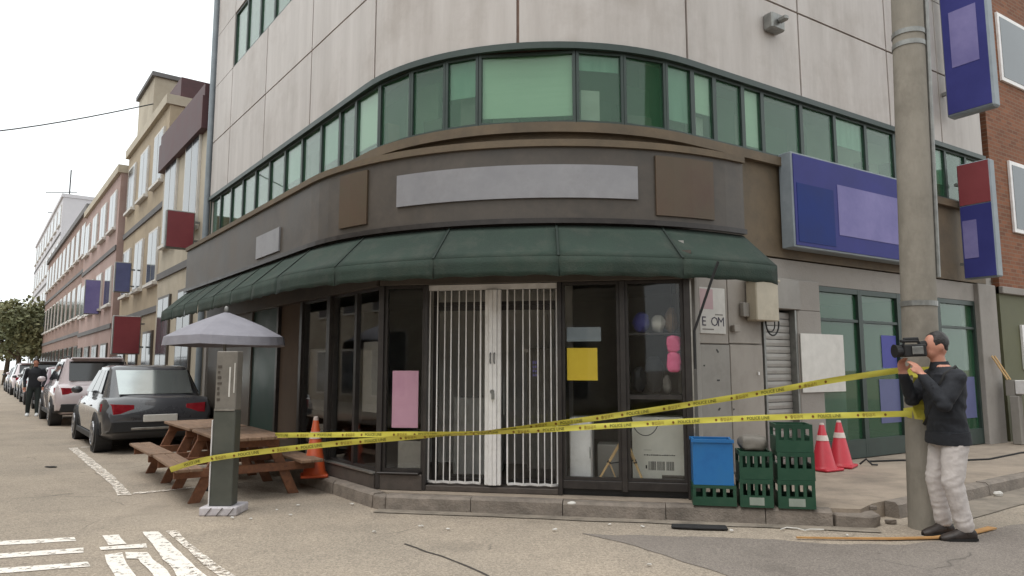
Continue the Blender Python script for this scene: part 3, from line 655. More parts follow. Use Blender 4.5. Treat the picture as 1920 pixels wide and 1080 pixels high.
def pane(fr, a0, a1, z0, z1, name='shop_window', fw=0.03, o=-0.04, mat='glass_shop', fmat='bronze'):
    mb = MB()
    fr.box(mb, a0, a0 + fw, o - 0.03, o + 0.03, z0, z1); fr.box(mb, a1 - fw, a1, o - 0.03, o + 0.03, z0, z1)
    fr.box(mb, a0 + fw, a1 - fw, o - 0.028, o + 0.028, z0, z0 + fw); fr.box(mb, a0 + fw, a1 - fw, o - 0.028, o + 0.028, z1 - fw, z1)
    w_ = mb.build(name, M[fmat], cb)
    p = MB(); fr.box(p, a0 + fw, a1 - fw, o - 0.004, o + 0.004, z0 + fw, z1 - fw); p.build('pane', M[mat], w_); return w_
pane(FF, 0.032, 0.498, 0.337, ZH - 0.002)
pane(FF, 2.012, 2.615, 0.302, ZH - 0.002)
fbox(FF, 2.617, 2.675, -0.08, 0.025, 0.20, ZH - 0.001, 'mullion', M['bronze'], cb, 0.004)
w2 = pane(FF, 2.677, 3.268, 0.302, ZH - 0.002)
fbox(FF, 2.71, 3.235, -0.055, -0.022, 1.13, 1.17, 'transom', M['bronze'], w2)
# glass doors behind the gate
for a0, a1 in ((0.54, 1.245), (1.255, 1.96)):
    d_ = pane(FF, a0, a1, 0.207, 2.14, 'glass_door', 0.05, -0.22)
    p = MB(); x = a1 - 0.10 if a0 < 1 else a0 + 0.10
    p.tube([FF.p(x, -0.185, 0.95), FF.p(x, -0.15, 0.95), FF.p(x, -0.15, 1.35), FF.p(x, -0.185, 1.35)], 0.012, 8); p.build('handle', M['steel'], d_)
pane(FF, 0.54, 1.96, 2.145, ZH - 0.003, 'transom_light', 0.04, -0.22)
# vertical white mark on the right-hand door glass
mb = MB(); rnd = random.Random(4)
for r_ in range(4):
    for c_ in range(2):
        FF.box(mb, 1.665 + c_ * 0.026, 1.684 + c_ * 0.026, -0.213, -0.211, 1.36 + r_ * 0.045, 1.385 + r_ * 0.045 + rnd.uniform(-0.004, 0.008))
mb.build('door_sticker', M['lavender'], cb)['kind'] = 'stuff'
fbox(FF, 1.55, 1.62, -0.216, -0.21, 1.62, 1.66, 'door_notice', M['postpale'], cb)

# folding gate: white vertical bars, zigzag bottom rail, two closing stiles
gate = MB(); FF.box(gate, 0.537, 1.963, -0.055, -0.015, ZH - 0.06, ZH - 0.002); gate_o = gate.build('folding_gate', M['white'], cb)
gate_o['label'] = 'white folding gate of thin vertical bars, closed across the shop door'
barsL = [0.545, 0.645, 0.715, 0.800, 0.875, 0.968, 1.045, 1.130]; barsR = [1.425, 1.495, 1.595, 1.66, 1.755, 1.815, 1.895, 1.95]
def gate_leaf(xs, flip):
    pts = []
    for i, x in enumerate(xs):
        o = 0.0 if (i + flip) % 2 else -0.05
        wd = 0.0105 if i % 7 else 0.016
        mb = MB(); FF.box(mb, x - wd / 2, x + wd / 2, o - 0.006, o + 0.006, 0.245, ZH - 0.065); mb.build('bar', M['white'], gate_o)
        pts.append((x, o))
    for (x0, o0), (x1, o1) in zip(pts[:-1], pts[1:]):
        mb = MB(); mb.bar(FF.p(x0, o0, 0.24), FF.p(x1, o1, 0.24), 0.016, 0.024); mb.build('bottom_rail', M['white'], gate_o)
gate_leaf(barsL, 0); gate_leaf(barsR, 1)
for x0, x1, o in ((1.180, 1.222, 0.0), (1.224, 1.268, 0.02), (1.270, 1.312, 0.02), (1.314, 1.355, 0.0)):
    fbox(FF, x0, x1, o - 0.03, o + 0.012, 0.225, ZH - 0.065, 'closing_stile', M['white'], gate_o, 0.004)
for x in (1.248, 1.290):
    mb = MB(); mb.tube([FF.p(x, 0.033, 1.50), FF.p(x, 0.055, 1.51), FF.p(x, 0.055, 1.60), FF.p(x, 0.033, 1.61)], 0.006, 8); mb.build('handle', M['black'], gate_o)
mb = MB(); mb.tube([FF.p(1.268, 0.033, 1.20), FF.p(1.268, 0.05, 1.20)], 0.022, 12); FF.box(mb, 1.262, 1.290, 0.036, 0.052, 1.12, 1.185); mb.build('lock', M['steel'], gate_o)

# left shop side: glass, then dark door, plinth
fbox(FS, 0.035, 1.40, -0.10, 0.045, KZ - 0.004, 0.300, 'plinth', M['plinth'], cb, 0.008)
fbox(FS, 1.40, 7.2, -0.10, 0.03, KZ - 0.004, 0.26, 'plinth', M['plinth'], cb, 0.008)
fbox(FS, 0.035, 1.40, -0.02, 0.06, 0.302, 0.318, 'sill', M['silver'], cb)
fbox(FS, 0.035, 7.2, -0.12, 0.06, ZH + 0.004, 2.618, 'shop_header', M['fascia'], cb)
pane(FS, 0.035, 0.70, 0.32, ZH); pane(FS, 0.70, 1.36, 0.32, ZH)
fbox(FS, 1.362, 1.47, -0.10, 0.035, 0.262, ZH, 'post', M['bronze'], cb, 0.004)
pane(FS, 1.472, 2.35, 0.262, ZH); 
fbox(FS, 2.352, 2.44, -0.10, 0.02, 0.262, ZH, 'post', M['bronze'], cb, 0.004)
fbox(FS, 2.442, 3.30, -0.09, -0.03, 0.262, ZH, 'board_panel', M['boarddark'], cb)
fbox(FS, 3.302, 3.38, -0.10, 0.02, 0.262, ZH, 'post', M['bronze'], cb, 0.004)
fbox(FS, 3.382, 4.6, -0.09, -0.03, 0.262, ZH, 'side_door', M['tealp'], cb)
fbox(FS, 4.602, 7.2, -0.10, 0.0, 0.262, ZH, 'side_wall', M['fascia'], cb)
# shop interior
rm = [tuple(FS.p(7.1, -0.13, 0))[:2], tuple(FS.p(0.02, -0.12, 0))[:2], tuple(FF.p(0.12, -0.11, 0))[:2], tuple(FF.p(3.30, -0.11, 0))[:2], tuple(FR.p(0.0, -0.35, 0))[:2], tuple(FR.p(1.9, -0.35, 0))[:2], tuple(FR.p(1.9, -3.6, 0))[:2], tuple(FS.p(7.1, -4.0, 0))[:2]]
m = MB(); m.prism(rm, 0.16, 0.203); m.build('room_floor', M['plinth'], cb)
m = MB(); m.prism(rm, 2.66, 2.79); m.build('room_ceiling', M['room'], cb)
m = MB(); wall_between(m, FS.p(7.1, -3.2, 0), FR.p(1.95, -3.3, 0), 0.1, 0.2, 2.66); m.build('room_wall', M['room'], cb)
m = MB(); wall_between(m, FR.p(1.95, -3.3, 0), FR.p(1.95, -0.36, 0), 0.1, 0.2, 2.66); m.build('room_wall', M['room'], cb)
m = MB(); wall_between(m, FS.p(7.1, -0.14, 0), FS.p(7.1, -3.2, 0), 0.1, 0.2, 2.66); m.build('room_wall', M['room'], cb)
m = MB(); FF.box(m, 0.02, 1.95, -1.9, -1.8, 0.204, 2.65); m.build('partition', M['room'], cb)
# roof over the projecting shop
m = MB(); m.prism([tuple(FS.p(7.2, 0.05, 0))[:2], tuple(FS.p(0.0, 0.05, 0))[:2], tuple(FF.p(0.0, 0.05, 0))[:2], tuple(FF.p(3.36, 0.05, 0))[:2], tuple(bp(UL + UA, -0.1))] + [tuple(bp(UL + UA * (1 - k / 8), -0.1)) for k in range(1, 9)] + [tuple(bp(0.9, -0.1))], 2.622, 2.66); m.build('shop_roof', M['fascia'], cb)

# ---- sign band and awning over the shop
u0, u1 = UL - 6.6, UL + UA + 0.05
sb = thing('shop_sign', 'long curved dark sign band with a pale central panel above the corner shop', 'sign', tuple(bp(UL + UA / 2, 0.5)) + (2.95,))
m = MB(); strip(m, u0, u1, 0.05, 0.74, 2.98, 3.86); m.build('sign_box', M['fascia'], sb)
def arcu(px_frac): return px_frac
def sign_piece(ua, ub, z0, z1, name, mat, o0=0.742, o1=0.765):
    mb = MB(); strip(mb, ua, ub, o0, o1, z0, z1); return mb.build(name, mat, sb)
sign_piece(u0, u1, 3.80, 3.875, 'top_trim', M['brownband'], 0.60, 0.775)
sign_piece(u0, u1, 2.965, 3.02, 'bottom_trim', M['bronze'], 0.60, 0.775)
M['signpale'] = pm('pale_sign_panel', S(150, 149, 152), S(128, 127, 131), 1.2, 0.5, dirt=S(112, 108, 110), dscale=2.2, damt=0.4)
M['signbrown'] = pm('brown_sign_panel', S(88, 70, 54), S(76, 66, 48), 1.0, 0.5, dirt=S(78, 52, 44), dscale=1.4, damt=0.6)
sign_piece(UL + 1.38, UL + 3.58, 3.24, 3.60, 'pale_panel', M['signpale'])
sign_piece(UL + 0.62, UL + 1.02, 3.10, 3.74, 'brown_panel', M['signbrown'])
sign_piece(UL + 3.75, UL + 4.35, 3.08, 3.74, 'brown_panel', M['signbrown'])
sign_piece(UL - 2.1, UL - 1.1, 3.08, 3.42, 'pale_panel', M['signpale'])
aw = thing('shop_awning', 'dark green canvas awning sloping out below the curved sign', 'awning', tuple(bp(UL + UA / 2, 0.8)) + (2.4,))
NP = 12
M['awningseam'] = pm('awning_seam_tape', S(36, 48, 42), S(30, 40, 35), 6, 0.9)
def awning_panel(ua, ub, rows_, name, seed):
    """one canvas breadth, sagging between its ribs, with a little thickness"""
    nu, mb = 10, MB(); grid = []
    for k in range(nu + 1):
        x = k / nu; u = ua + (ub - ua) * x; sag = math.sin(math.pi * x); col_ = []
        for r_, (o_, z_) in enumerate(rows_):
            y = r_ / (len(rows_) - 1); q = noise.noise(Vector((u * 1.7, y * 2.0, seed)))
            if name == 'canopy': o2 = o_ - 0.012 * sag * math.sin(math.pi * y); z2 = z_ - 0.030 * sag * math.sin(math.pi * y) + 0.008 * q * math.sin(math.pi * y)
            else: o2 = o_ + 0.012 * q * y + 0.010 * y * math.sin(x * 9.4 + seed); z2 = z_ + (0.022 * abs(math.sin(math.pi * x * 3)) - 0.006 + 0.006 * q if y == 1 else 0)
            p = bp(u, o2); col_.append(Vector((p.x, p.y, z2)))
        grid.append(col_)
    nr = len(rows_); mb.v = [p for c_ in grid for p in c_]
    for k in range(nu):
        for r_ in range(nr - 1): a = k * nr + r_; mb.f.append((a, a + 1, a + nr + 1, a + nr)); mb.mi.append(0)
    o = mb.build(name, M['awning'], aw, smooth=True); sd = o.modifiers.new('thickness', 'SOLIDIFY'); sd.thickness = 0.004
    return o
for k in range(NP):
    ua, ub = u0 + (u1 - u0) * k / NP, u0 + (u1 - u0) * (k + 1) / NP
    awning_panel(ua, ub, [(0.72 + 0.43 * t_ / 5, 2.955 - 0.40 * t_ / 5) for t_ in range(6)], 'canopy', k)
    awning_panel(ua, ub, [(1.152, 2.552), (1.154, 2.48), (1.156, 2.41), (1.158, 2.35)], 'valance', k + 40)
    if k:
        a, b = bp(ua, 0.724), bp(ua, 1.156); mb = MB(); mb.bar((a.x, a.y, 2.962), (b.x, b.y, 2.560), 0.022, 0.006); mb.build('seam', M['awningseam'], aw)
m = MB(); mb2 = [bp(u0 + (u1 - u0) * k / 30, 1.12) for k in range(31)]
m.tube([(p.x, p.y, 2.525) for p in mb2], 0.018, 8); m.build('front_rail', M['steel'], aw)
for k in range(9):
    u = u0 + 0.1 + (u1 - u0 - 0.2) * k / 8; a, b = bp(u, 0.70), bp(u, 1.11)
    mb = MB(); mb.tube([(a.x, a.y, 2.86), (b.x, b.y, 2.50)], 0.012, 6); mb.build('rib', M['steel'], aw)
# dark stay from the shop post up to the awning
m = MB(); m.tube([FF.p(3.37, 0.03, 1.44), FF.p(3.37, 0.03, 1.82), FF.p(3.56, 0.10, 2.36), FF.p(3.62, 0.12, 2.52)], 0.014, 8); m.build('stay', M['black'], aw, smooth=True)

# ------------------------------------------------------------------ lettering helper
_txt = {}
TMP = bpy.data.scenes.new('workshop')      # shapes are evaluated here one at a time; removed at the end
def text_geo(body, size):
    """triangles of a word set in the built-in font, origin at its left foot"""
    key = (body, size)
    if key in _txt: return _txt[key]
    c = bpy.data.curves.new('t', 'FONT'); c.body = body; c.size = size; c.resolution_u = 2
    o = bpy.data.objects.new('t', c); TMP.collection.objects.link(o)
    with bpy.context.temp_override(scene=TMP, view_layer=TMP.view_layers[0]): dg = bpy.context.evaluated_depsgraph_get()
    me = bpy.data.meshes.new_from_object(o.evaluated_get(dg))
    vs = [(v.co.x, v.co.y) for v in me.vertices]; fs = [tuple(p.vertices) for p in me.polygons]
    bpy.data.objects.remove(o); bpy.data.curves.remove(c); bpy.data.meshes.remove(me)
    _txt[key] = (vs, fs); return vs, fs
def text_on(mb, body, size, fn, mi=0, embolden=1.0):
    vs, fs = text_geo(body, size); i = len(mb.v)
    mb.v += [Vector(fn(x, y)) for x, y in vs]; mb.f += [tuple(i + k for k in f) for f in fs]; mb.mi += [mi] * len(fs)
    return max(x for x, y in vs) if vs else 0

# ================================================================== RIGHT STREET FRONT: signs and fittings
t = thing('wall_sign', 'white notice board with dark letters behind the awning stay', 'sign', FR.p(0.3, 0, 1.86))
fbox(FR, 0.06, 0.52, -0.010, 0.010, 1.87, 2.44, 'board', M['offwhite'], t, 0.004)
fbox(FR, 0.07, 0.30, 0.0102, 0.0112, 2.17, 2.42, 'pink_print', pm('faint_pink_print', S(196, 166, 168), S(184, 154, 158), 4, 0.6), t)
M['darkviolet'] = pm('dark_violet_ink', S(40, 30, 58), S(34, 26, 50), 6, 0.6)
for body, a in (('E', 0.085), ('O', 0.245), ('M', 0.365)):
    mb = MB(); text_on(mb, body, 0.165, lambda x, y, a=a: FR.p(a + x * 1.02, 0.0125, 1.965 + y))
    if body == 'M': pass
    mb.build('letter', M['darkviolet'], t)
mb = MB(); FR.box(mb, 0.10, 0.30, 0.0102, 0.0112, 1.915, 1.93); FR.box(mb, 0.33, 0.47, 0.0102, 0.0112, 2.10, 2.115); mb.build('small_print', M['postpale'], t)

t = thing('meter_box', 'beige electric meter box on the wall with a looped cable', 'meter box', FR.p(1.15, 0, 2.03))
fbox(FR, 0.92, 1.36, 0.002, 0.17, 2.05, 2.56, 'box', M['meter'], t, 0.012)
fbox(FR, 0.90, 1.38, 0.002, 0.19, 2.561, 2.59, 'lid', M['meter'], t, 0.006)
fbox(FR, 0.80, 0.915, 0.002, 0.06, 2.10, 2.28, 'junction_box', M['panel'], t, 0.006)
fbox(FR, 0.63, 0.74, -0.004, 0.05, 1.90, 1.99, 'socket_box', M['panel2'], t, 0.006)
mb = MB(); pts = []
for k in range(15):
    a = math.pi * k / 14; pts.append(FR.p(1.30 - 0.13 * math.cos(a), 0.10, 2.04 - 0.17 * math.sin(a)))
mb.tube([FR.p(1.17, 0.10, 2.06)] + pts + [FR.p(1.44, 0.06, 2.2), FR.p(1.43, 0.03, 2.60)], 0.011, 7); mb.build('cable', M['black'], t, smooth=True)
mb = MB(); mb.tube([FR.p(1.22, 0.06, 2.06)] + [FR.p(1.31 - 0.09 * math.cos(math.pi * k / 10), 0.06, 2.02 - 0.10 * math.sin(math.pi * k / 10)) for k in range(11)] + [FR.p(1.41, 0.04, 2.3), FR.p(1.41, 0.03, 2.6)], 0.008, 7); mb.build('cable', M['black'], t, smooth=True)

t = thing('wall_sign', 'large blue sign board with a lavender middle on the right street front', 'sign', FR.p(3.2, 0, 3.06))
fbox(FR, 1.70, 4.80, 0.0, 0.20, 3.06, 4.38, 'sign_box', M['steelblue'], t, 0.01)
fbox(FR, 1.73, 4.77, 0.201, 0.212, 3.09, 4.35, 'face', M['bluesign'], t)
fbox(FR, 1.78, 2.60, 0.2125, 0.218, 3.14, 3.95, 'deep_blue_panel', M['bluedeep'], t)
fbox(FR, 2.70, 4.45, 0.2125, 0.218, 3.32, 4.05, 'lavender_panel', M['lavender'], t)
t = thing('projecting_sign', 'tall blue projecting sign high above the right street, beside the utility pole', 'sign', FR.p(6.3, 0.4, 5.7))
fbox(FR, 6.20, 6.42, 0.10, 0.84, 5.75, 9.2, 'sign_box', M['steelblue'], t, 0.03)
fbox(FR, 6.188, 6.199, 0.13, 0.81, 5.80, 9.15, 'face', M['bluesign'], t)
fbox(FR, 6.182, 6.1875, 0.25, 0.68, 6.6, 7.6, 'lavender_panel', M['lavender'], t)
for z in (6.2, 8.6):
    mb = MB(); FR.box(mb, 6.28, 6.34, 0.0, 0.10, z, z + 0.06); mb.build('bracket', M['steel'], t)
t = thing('projecting_sign', 'small projecting sign with red top and blue lower half, below the tall blue sign', 'sign', FR.p(6.5, 0.3, 2.9))
fbox(FR, 6.42, 6.60, 0.08, 0.60, 2.95, 4.95, 'sign_box', M['steelblue'], t, 0.02)
fbox(FR, 6.409, 6.419, 0.10, 0.58, 4.22, 4.93, 'red_face', M['redsign'], t)
fbox(FR, 6.409, 6.419, 0.10, 0.58, 2.97, 4.20, 'blue_face', M['bluesign'], t)
fbox(FR, 6.403, 6.4085, 0.12, 0.34, 3.3, 3.95, 'lavender_panel', M['lavender'], t)
for z in (3.2, 4.6):
    mb = MB(); FR.box(mb, 6.48, 6.54, 0.0, 0.08, z, z + 0.05); mb.build('bracket', M['steel'], t)
def flat(fr, a0, a1, o, z0, z1, name, mat, label, cat, group=None, th=0.004):
    mb = MB(); fr.box(mb, a0, a1, o, o + th, z0, z1); return tag(mb.build(name, mat), label, cat, group)
flat(FR, 1.99, 2.96, 0.004, 1.12, 1.92, 'notice_board', M['offwhite'], 'large white notice across the pillar and green window beside the shutter', 'notice', th=0.012)
flat(FR, 4.12, 4.52, -0.103, 1.45, 1.95, 'window_poster', M['violetp'], 'violet blue poster on the green shop window, above a slate blue one', 'poster')
flat(FR, 4.00, 4.54, -0.103, 0.62, 1.28, 'window_poster', M['slatep'], 'slate blue poster low on the green shop window left of the pole', 'poster')
flat(FR, 5.95, 6.9, -0.103, 0.6, 1.3, 'window_poster', M['slatep'], 'slate blue poster low on the glass right of the man with the camera', 'poster')

# neighbouring brick building with olive ground floor at the right edge
nb = thing('brick_building', 'orange brown brick building with olive painted ground floor at the right edge', 'building', FR.p(10, -3, 0))
def uvbox(fr, a0, a1, o0, o1, z0, z1, name, mat, parent):
    mb = MB(); fr.box(mb, a0, a1, o0, o1, z0, z1); o = mb.build(name, mat, parent)
    uv = o.data.uv_layers.new(name='UVMap'); off = Vector((0, 0, 0)); q = parent
    while q is not None: off += q.location; q = q.parent
    for pl_ in o.data.polygons:
        n = pl_.normal
        for li in pl_.loop_indices:
            p = o.data.vertices[o.data.loops[li].vertex_index].co + off; r = p - fr.o
            uv.data[li].uv = (r.dot(fr.d) if abs(n.dot(fr.n)) > 0.5 else r.dot(fr.n), p.z)
    return o
uvbox(FR, 7.86, 18, -9, 0.0, 2.93, 10.5, 'brick_wall', M['brick_brown'], nb)
fbox(FR, 7.86, 18, -9, -0.02, 0.0, 2.80, 'olive_wall', M['olive'], nb)
fbox(FR, 7.84, 18.02, -0.015, 0.06, 2.80, 2.928, 'string_course', M['render'], nb, 0.01)
for a in (8.55, 11.0, 13.5):
    wn = fbox(FR, a, a + 1.2, -0.018, 0.03, 1.42, 2.25, 'window', M['white'], nb, 0.006)
    fbox(FR, a + 0.08, a + 0.58, 0.031, 0.036, 1.50, 2.17, 'pane', M['glass_far'], wn); fbox(FR, a + 0.62, a + 1.12, 0.031, 0.036, 1.50, 2.17, 'pane', M['glass_far'], wn)
    for z in (4.0, 7.0):
        wn = fbox(FR, a, a + 1.4, 0.002, 0.05, z, z + 1.4, 'window', M['white'], nb, 0.006)
        fbox(FR, a + 0.08, a + 1.32, 0.051, 0.056, z + 0.08, z + 1.32, 'pane', M['glass_far'], wn)
# clutter in front of it
t = thing('signboard', 'dark board with maroon edge on a tubular stand at the right edge', 'signboard', FR.p(7.9, 0.5, KZ))
fbox(FR, 7.64, 8.30, 0.48, 0.50, 0.24, 0.98, 'board', M['carblack'], t); fbox(FR, 7.57, 7.639, 0.475, 0.505, 0.24, 1.04, 'edge', M['deepred'], t)
for a in (7.60, 8.25):
    mb = MB(); mb.tube([FR.p(a, 0.52, KZ), FR.p(a, 0.52, 0.62), FR.p(a - 0.10, 0.62, 0.66)], 0.018, 8); mb.build('leg', M['steel'], t)
mb = MB(); mb.tube([FR.p(7.20, 0.56, 0.62), FR.p(7.70, 0.56, 0.62), FR.p(7.76, 0.56, 0.56), FR.p(7.76, 0.56, KZ)], 0.018, 8); mb.build('rail', M['steel'], t)
t = thing('post_box', 'small white box on a grey post beside the maroon edged board', 'box', FR.p(7.5, 0.3, KZ))
fbox(FR, 7.36, 7.50, 0.22, 0.36, KZ, 0.97, 'post', M['panel'], t, 0.01); fbox(FR, 7.40, 7.74, 0.30, 0.52, 1.0, 1.24, 'box', M['white'], t, 0.012)
fbox(FR, 7.40, 7.70, 0.16, 0.295, 0.972, 1.24, 'bracket', M['panel'], t)
m = MB()
for k in range(2): m.tube([FR.p(7.40 + 0.1 * k, 0.20, 1.25), FR.p(7.22 + 0.1 * k, 0.06, 1.66)], 0.016, 6)
o = m.build('wooden_sticks', M['pale_wood']); tag(o, 'two pale sticks leaning from the small white box to the wall', 'sticks')

# ------------------------------------------------------------------ utility pole
PX = 3.79
t = thing('utility_pole', 'round concrete utility pole standing at the broken kerb corner', 'pole', (PX, 6.53, 0))
t.rotation_euler = (0, R(1.6), 0)
m = MB(); m.lathe([(0.158, -0.05), (0.156, 0.4), (0.152, 1.5), (0.146, 3.5), (0.135, 6.5), (0.122, 10.5)], (0, 0, 0), 28); m.build('shaft', M['pole'], t, world=False, smooth=True)
for z, r in ((2.05, 0.151), (4.6, 0.143), (4.72, 0.143)):
    m = MB(); m.lathe([(r - 0.01, z - 0.025), (r + 0.006, z - 0.024), (r + 0.006, z + 0.024), (r - 0.01, z + 0.025)], (0, 0, 0), 28); m.build('steel_band', M['steel'], t, world=False)
m = MB(); m.tube([(0.145, -0.08, 2.3), (0.140, -0.08, 5.0), (0.135, -0.07, 10.3)], 0.022, 8); m.build('conduit', M['steel'], t, world=False)

# ------------------------------------------------------------------ cones
def cone_at(p, h, r, label, mats, rz=0):
    t = thing('traffic_cone', label, 'cone', p, rz)
    b = MB(); b.box(-r, r, -r, r, 0, 0.035); b.build('base', M[mats[0]], t, world=False, bevel=0.012)
    rb, rt = r * 0.82, 0.028
    def rad(z): return rb + (rt - rb) * (z - 0.035) / (h - 0.035)
    c = MB(); c.lathe([(rb + 0.02, 0.036), (rb, 0.06), (rad(h - 0.01), h - 0.01), (rt * 0.7, h)], (0, 0, 0), 24); c.build('body', M[mats[0]], t, world=False, smooth=True)
    za, zb = h * 0.64, h * 0.76
    c = MB(); c.lathe([(rad(za), za), (rad(za) + 0.005, za + 0.003), (rad(zb) + 0.005, zb - 0.003), (rad(zb), zb)], (0, 0, 0), 24); c.build('reflective_band', M[mats[1]], t, world=False, smooth=True)
    c = MB(); c.lathe([(rt + 0.004, h - 0.035), (rt + 0.006, h - 0.03), (rt * 0.9, h + 0.012), (rt * 0.6, h + 0.014)], (0, 0, 0), 16); c.build('cap', M[mats[1]], t, world=False, smooth=True)
    return t
cone_at((4.00, 9.10, KZ), 0.58, 0.175, 'red traffic cone with white band, the nearer of the pair on the pavement', ('cone', 'conew'), 0.5)
cone_at((4.36, 9.40, KZ), 0.59, 0.175, 'red traffic cone with white band, the farther of the pair, by the wall', ('cone', 'conew'), 0.9)
cone_at(FS.p(1.25, 0.22, KZ), 0.70, 0.16, 'orange cone standing against the left shop window behind the bench', ('orange', 'conew'), 0.3)
m = MB(); m.tube([(4.66, 9.50, 0.17), (4.74, 9.48, 0.24), (4.80, 9.45, 0.17), (4.88, 9.47, 0.165)], 0.013, 6); tag(m.build('bent_hook', M['carblack']), 'small dark bent wire lying beside the red cones', 'wire')

# ------------------------------------------------------------------ crates at the shop end
def crate(fr, a0, a1, o0, o1, z0, z1, label, mat, group, mark=None, name='plastic_crate', solid=False):
    t = thing(name, label, 'crate', fr.p((a0 + a1) / 2, (o0 + o1) / 2, z0), 0, group)
    th = 0.018
    fbox(fr, a0 + th, a1 - th, o0 + th, o1 - th, z0, z0 + 0.02, 'bottom', mat, t)
    for (b0, b1, c0, c1) in ((a0, a1, o1 - th, o1), (a0, a1, o0, o0 + th)):
        side = MB(); h = z1 - z0
        if solid:
            fr.box(side, b0, b1, c0, c1, z0, z1 - 0.03); fr.box(side, b0 - 0.012, b1 + 0.012, c0 - 0.012, c1 + 0.012, z1 - 0.028, z1)
        else:
            fr.box(side, b0, b1, c0, c1, z0, z0 + h * 0.42); fr.box(side, b0, b1, c0, c1, z1 - h * 0.16, z1)
            for k in range(5):
                s0 = b0 + (b1 - b0 - 0.03) * k / 4; fr.box(side, s0, s0 + 0.03, c0 + 0.002, c1 - 0.002, z0 + h * 0.42, z1 - h * 0.16)
        side.build('side', mat, t)
    for (b0, b1) in ((a0, a0 + th), (a1 - th, a1)):
        side = MB(); h = z1 - z0
        fr.box(side, b0 + 0.001, b1 - 0.001, o0 + th, o1 - th, z0, z0 + h * 0.55); fr.box(side, b0 + 0.001, b1 - 0.001, o0 + th, o1 - th, z1 - h * 0.16, z1)
        if solid: fr.box(side, b0 + 0.002, b1 - 0.002, o0 + th, o1 - th, z0 + h * 0.55, z1 - h * 0.16)
        side.build('side', mat, t)
    if mark: fbox(fr, a0 + (a1 - a0) * 0.28, a0 + (a1 - a0) * 0.72, o1 + 0.0005, o1 + 0.003, z0 + (z1 - z0) * 0.08, z0 + (z1 - z0) * 0.36, 'pale_mark', M['cratew'], t)
    return t
FC = Frame(tuple(FF.p(3.27, 0, 0))[:2], (0.983, -0.184), (-0.184, -0.983))
gname = 'crates stacked at the end of the shop front'
crate(FC, 0.02, 0.42, 0.05, 0.34, 0.155, 0.345, 'low dark green crate under the blue box', M['crateg'], gname)
crate(FC, 0.030, 0.400, 0.05, 0.34, 0.347, 0.77, 'tall blue plastic box on a green crate at the shop end', M['crateb'], gname, solid=True)
crate(FC, 0.45, 0.75, 0.04, 0.35, 0.155, 0.41, 'green crate at the foot of the middle stack, right of the blue box', M['crateg'], gname, True)
crate(FC, 0.455, 0.755, 0.035, 0.345, 0.412, 0.665, 'green crate on top of the middle stack, right of the blue box', M['crateg'], gname)
for k, nm in enumerate(('bottom', 'middle', 'top')):
    crate(FC, 0.79 + 0.006 * (k % 2), 1.12 + 0.006 * (k % 2), 0.04, 0.35, 0.155 + 0.257 * k, 0.155 + 0.257 * k + 0.255, 'green crate at the %s of the tall stack of three' % nm, M['crateg'], gname, k == 0)
m = MB(); c = FC.p(0.60, 0.19, 0.735); m.ell((0, 0, 0), (1, 1, 1), 28, 18)
for v in m.v:
    x, y, zz = [math.copysign(abs(q) ** 0.7, q) for q in v]; q = c + FC.d * (0.135 * x) + FC.n * (0.12 * y) + Vector((0, 0, 0.072 * zz))
    v.xyz = q + noise.noise_vector(q * 11) * 0.028 + noise.noise_vector(q * 27) * 0.010
    v.z = max(v.z, 0.668)
tag(m.build('grey_sack', M['postpale'], smooth=True), 'crumpled grey sack on top of the middle green crates', 'sack')

# ------------------------------------------------------------------ inside the shop windows
def inbox(a0, a1, o0, o1, z0, z1, name, mat, label, cat, bev=0.006):
    return tag(fbox(FF, a0, a1, o0, o1, z0, z1, name, mat, None, bev), label, cat)
t = thing('cabinet', 'tall white cabinet inside the window right of the gate', 'cabinet', FF.p(2.2, -0.5, 0.204))
fbox(FF, 2.06, 2.30, -0.56, -0.22, 0.205, 0.92, 'body', M['white'], t, 0.012); fbox(FF, 2.07, 2.29, -0.218, -0.20, 0.24, 0.90, 'door', M['white'], t, 0.006)
fbox(FF, 2.275, 2.283, -0.198, -0.185, 0.5, 0.62, 'handle', M['steel'], t)
t = thing('carton', 'white carton with printed bars behind the right window', 'carton', FF.p(2.98, -0.6, 0.204))
fbox(FF, 2.72, 3.26, -0.70, -0.27, 0.205, 0.93, 'box', M['carton'], t, 0.004)
rnd = random.Random(2)
for g_ in range(3):
    mb = MB(); x = 2.885 + g_ * 0.092
    while x < 2.885 + g_ * 0.092 + 0.072:
        wd = rnd.choice((0.0035, 0.0055, 0.007)); FF.box(mb, x, x + wd, -0.269, -0.268, 0.385, 0.475); x += wd + rnd.choice((0.004, 0.006))
    mb.build('barcode', M['ink'], t)
mb = MB(); FF.box(mb, 2.855, 2.87, -0.269, -0.268, 0.40, 0.435); mb.build('printed_mark', M['ink'], t)
mb = MB(); x = 2.84
while x < 3.16:
    wd = rnd.uniform(0.006, 0.02); FF.box(mb, x, x + wd, -0.269, -0.268, 0.535, 0.535 + rnd.choice((0.008, 0.011))); x += wd + 0.005
mb.build('printed_line', M['ink'], t)
fbox(FF, 2.84, 2.92, -0.269, -0.268, 0.59, 0.593, 'printed_rule', M['postpale'], t)
fbox(FF, 3.02, 3.26, -0.26, -0.18, 0.205, 0.34, 'flap', M['fascia'], t)
t = thing('easel', 'pale wooden folding easel behind the shop window mullion', 'easel', FF.p(2.62, -0.2, 0.204))
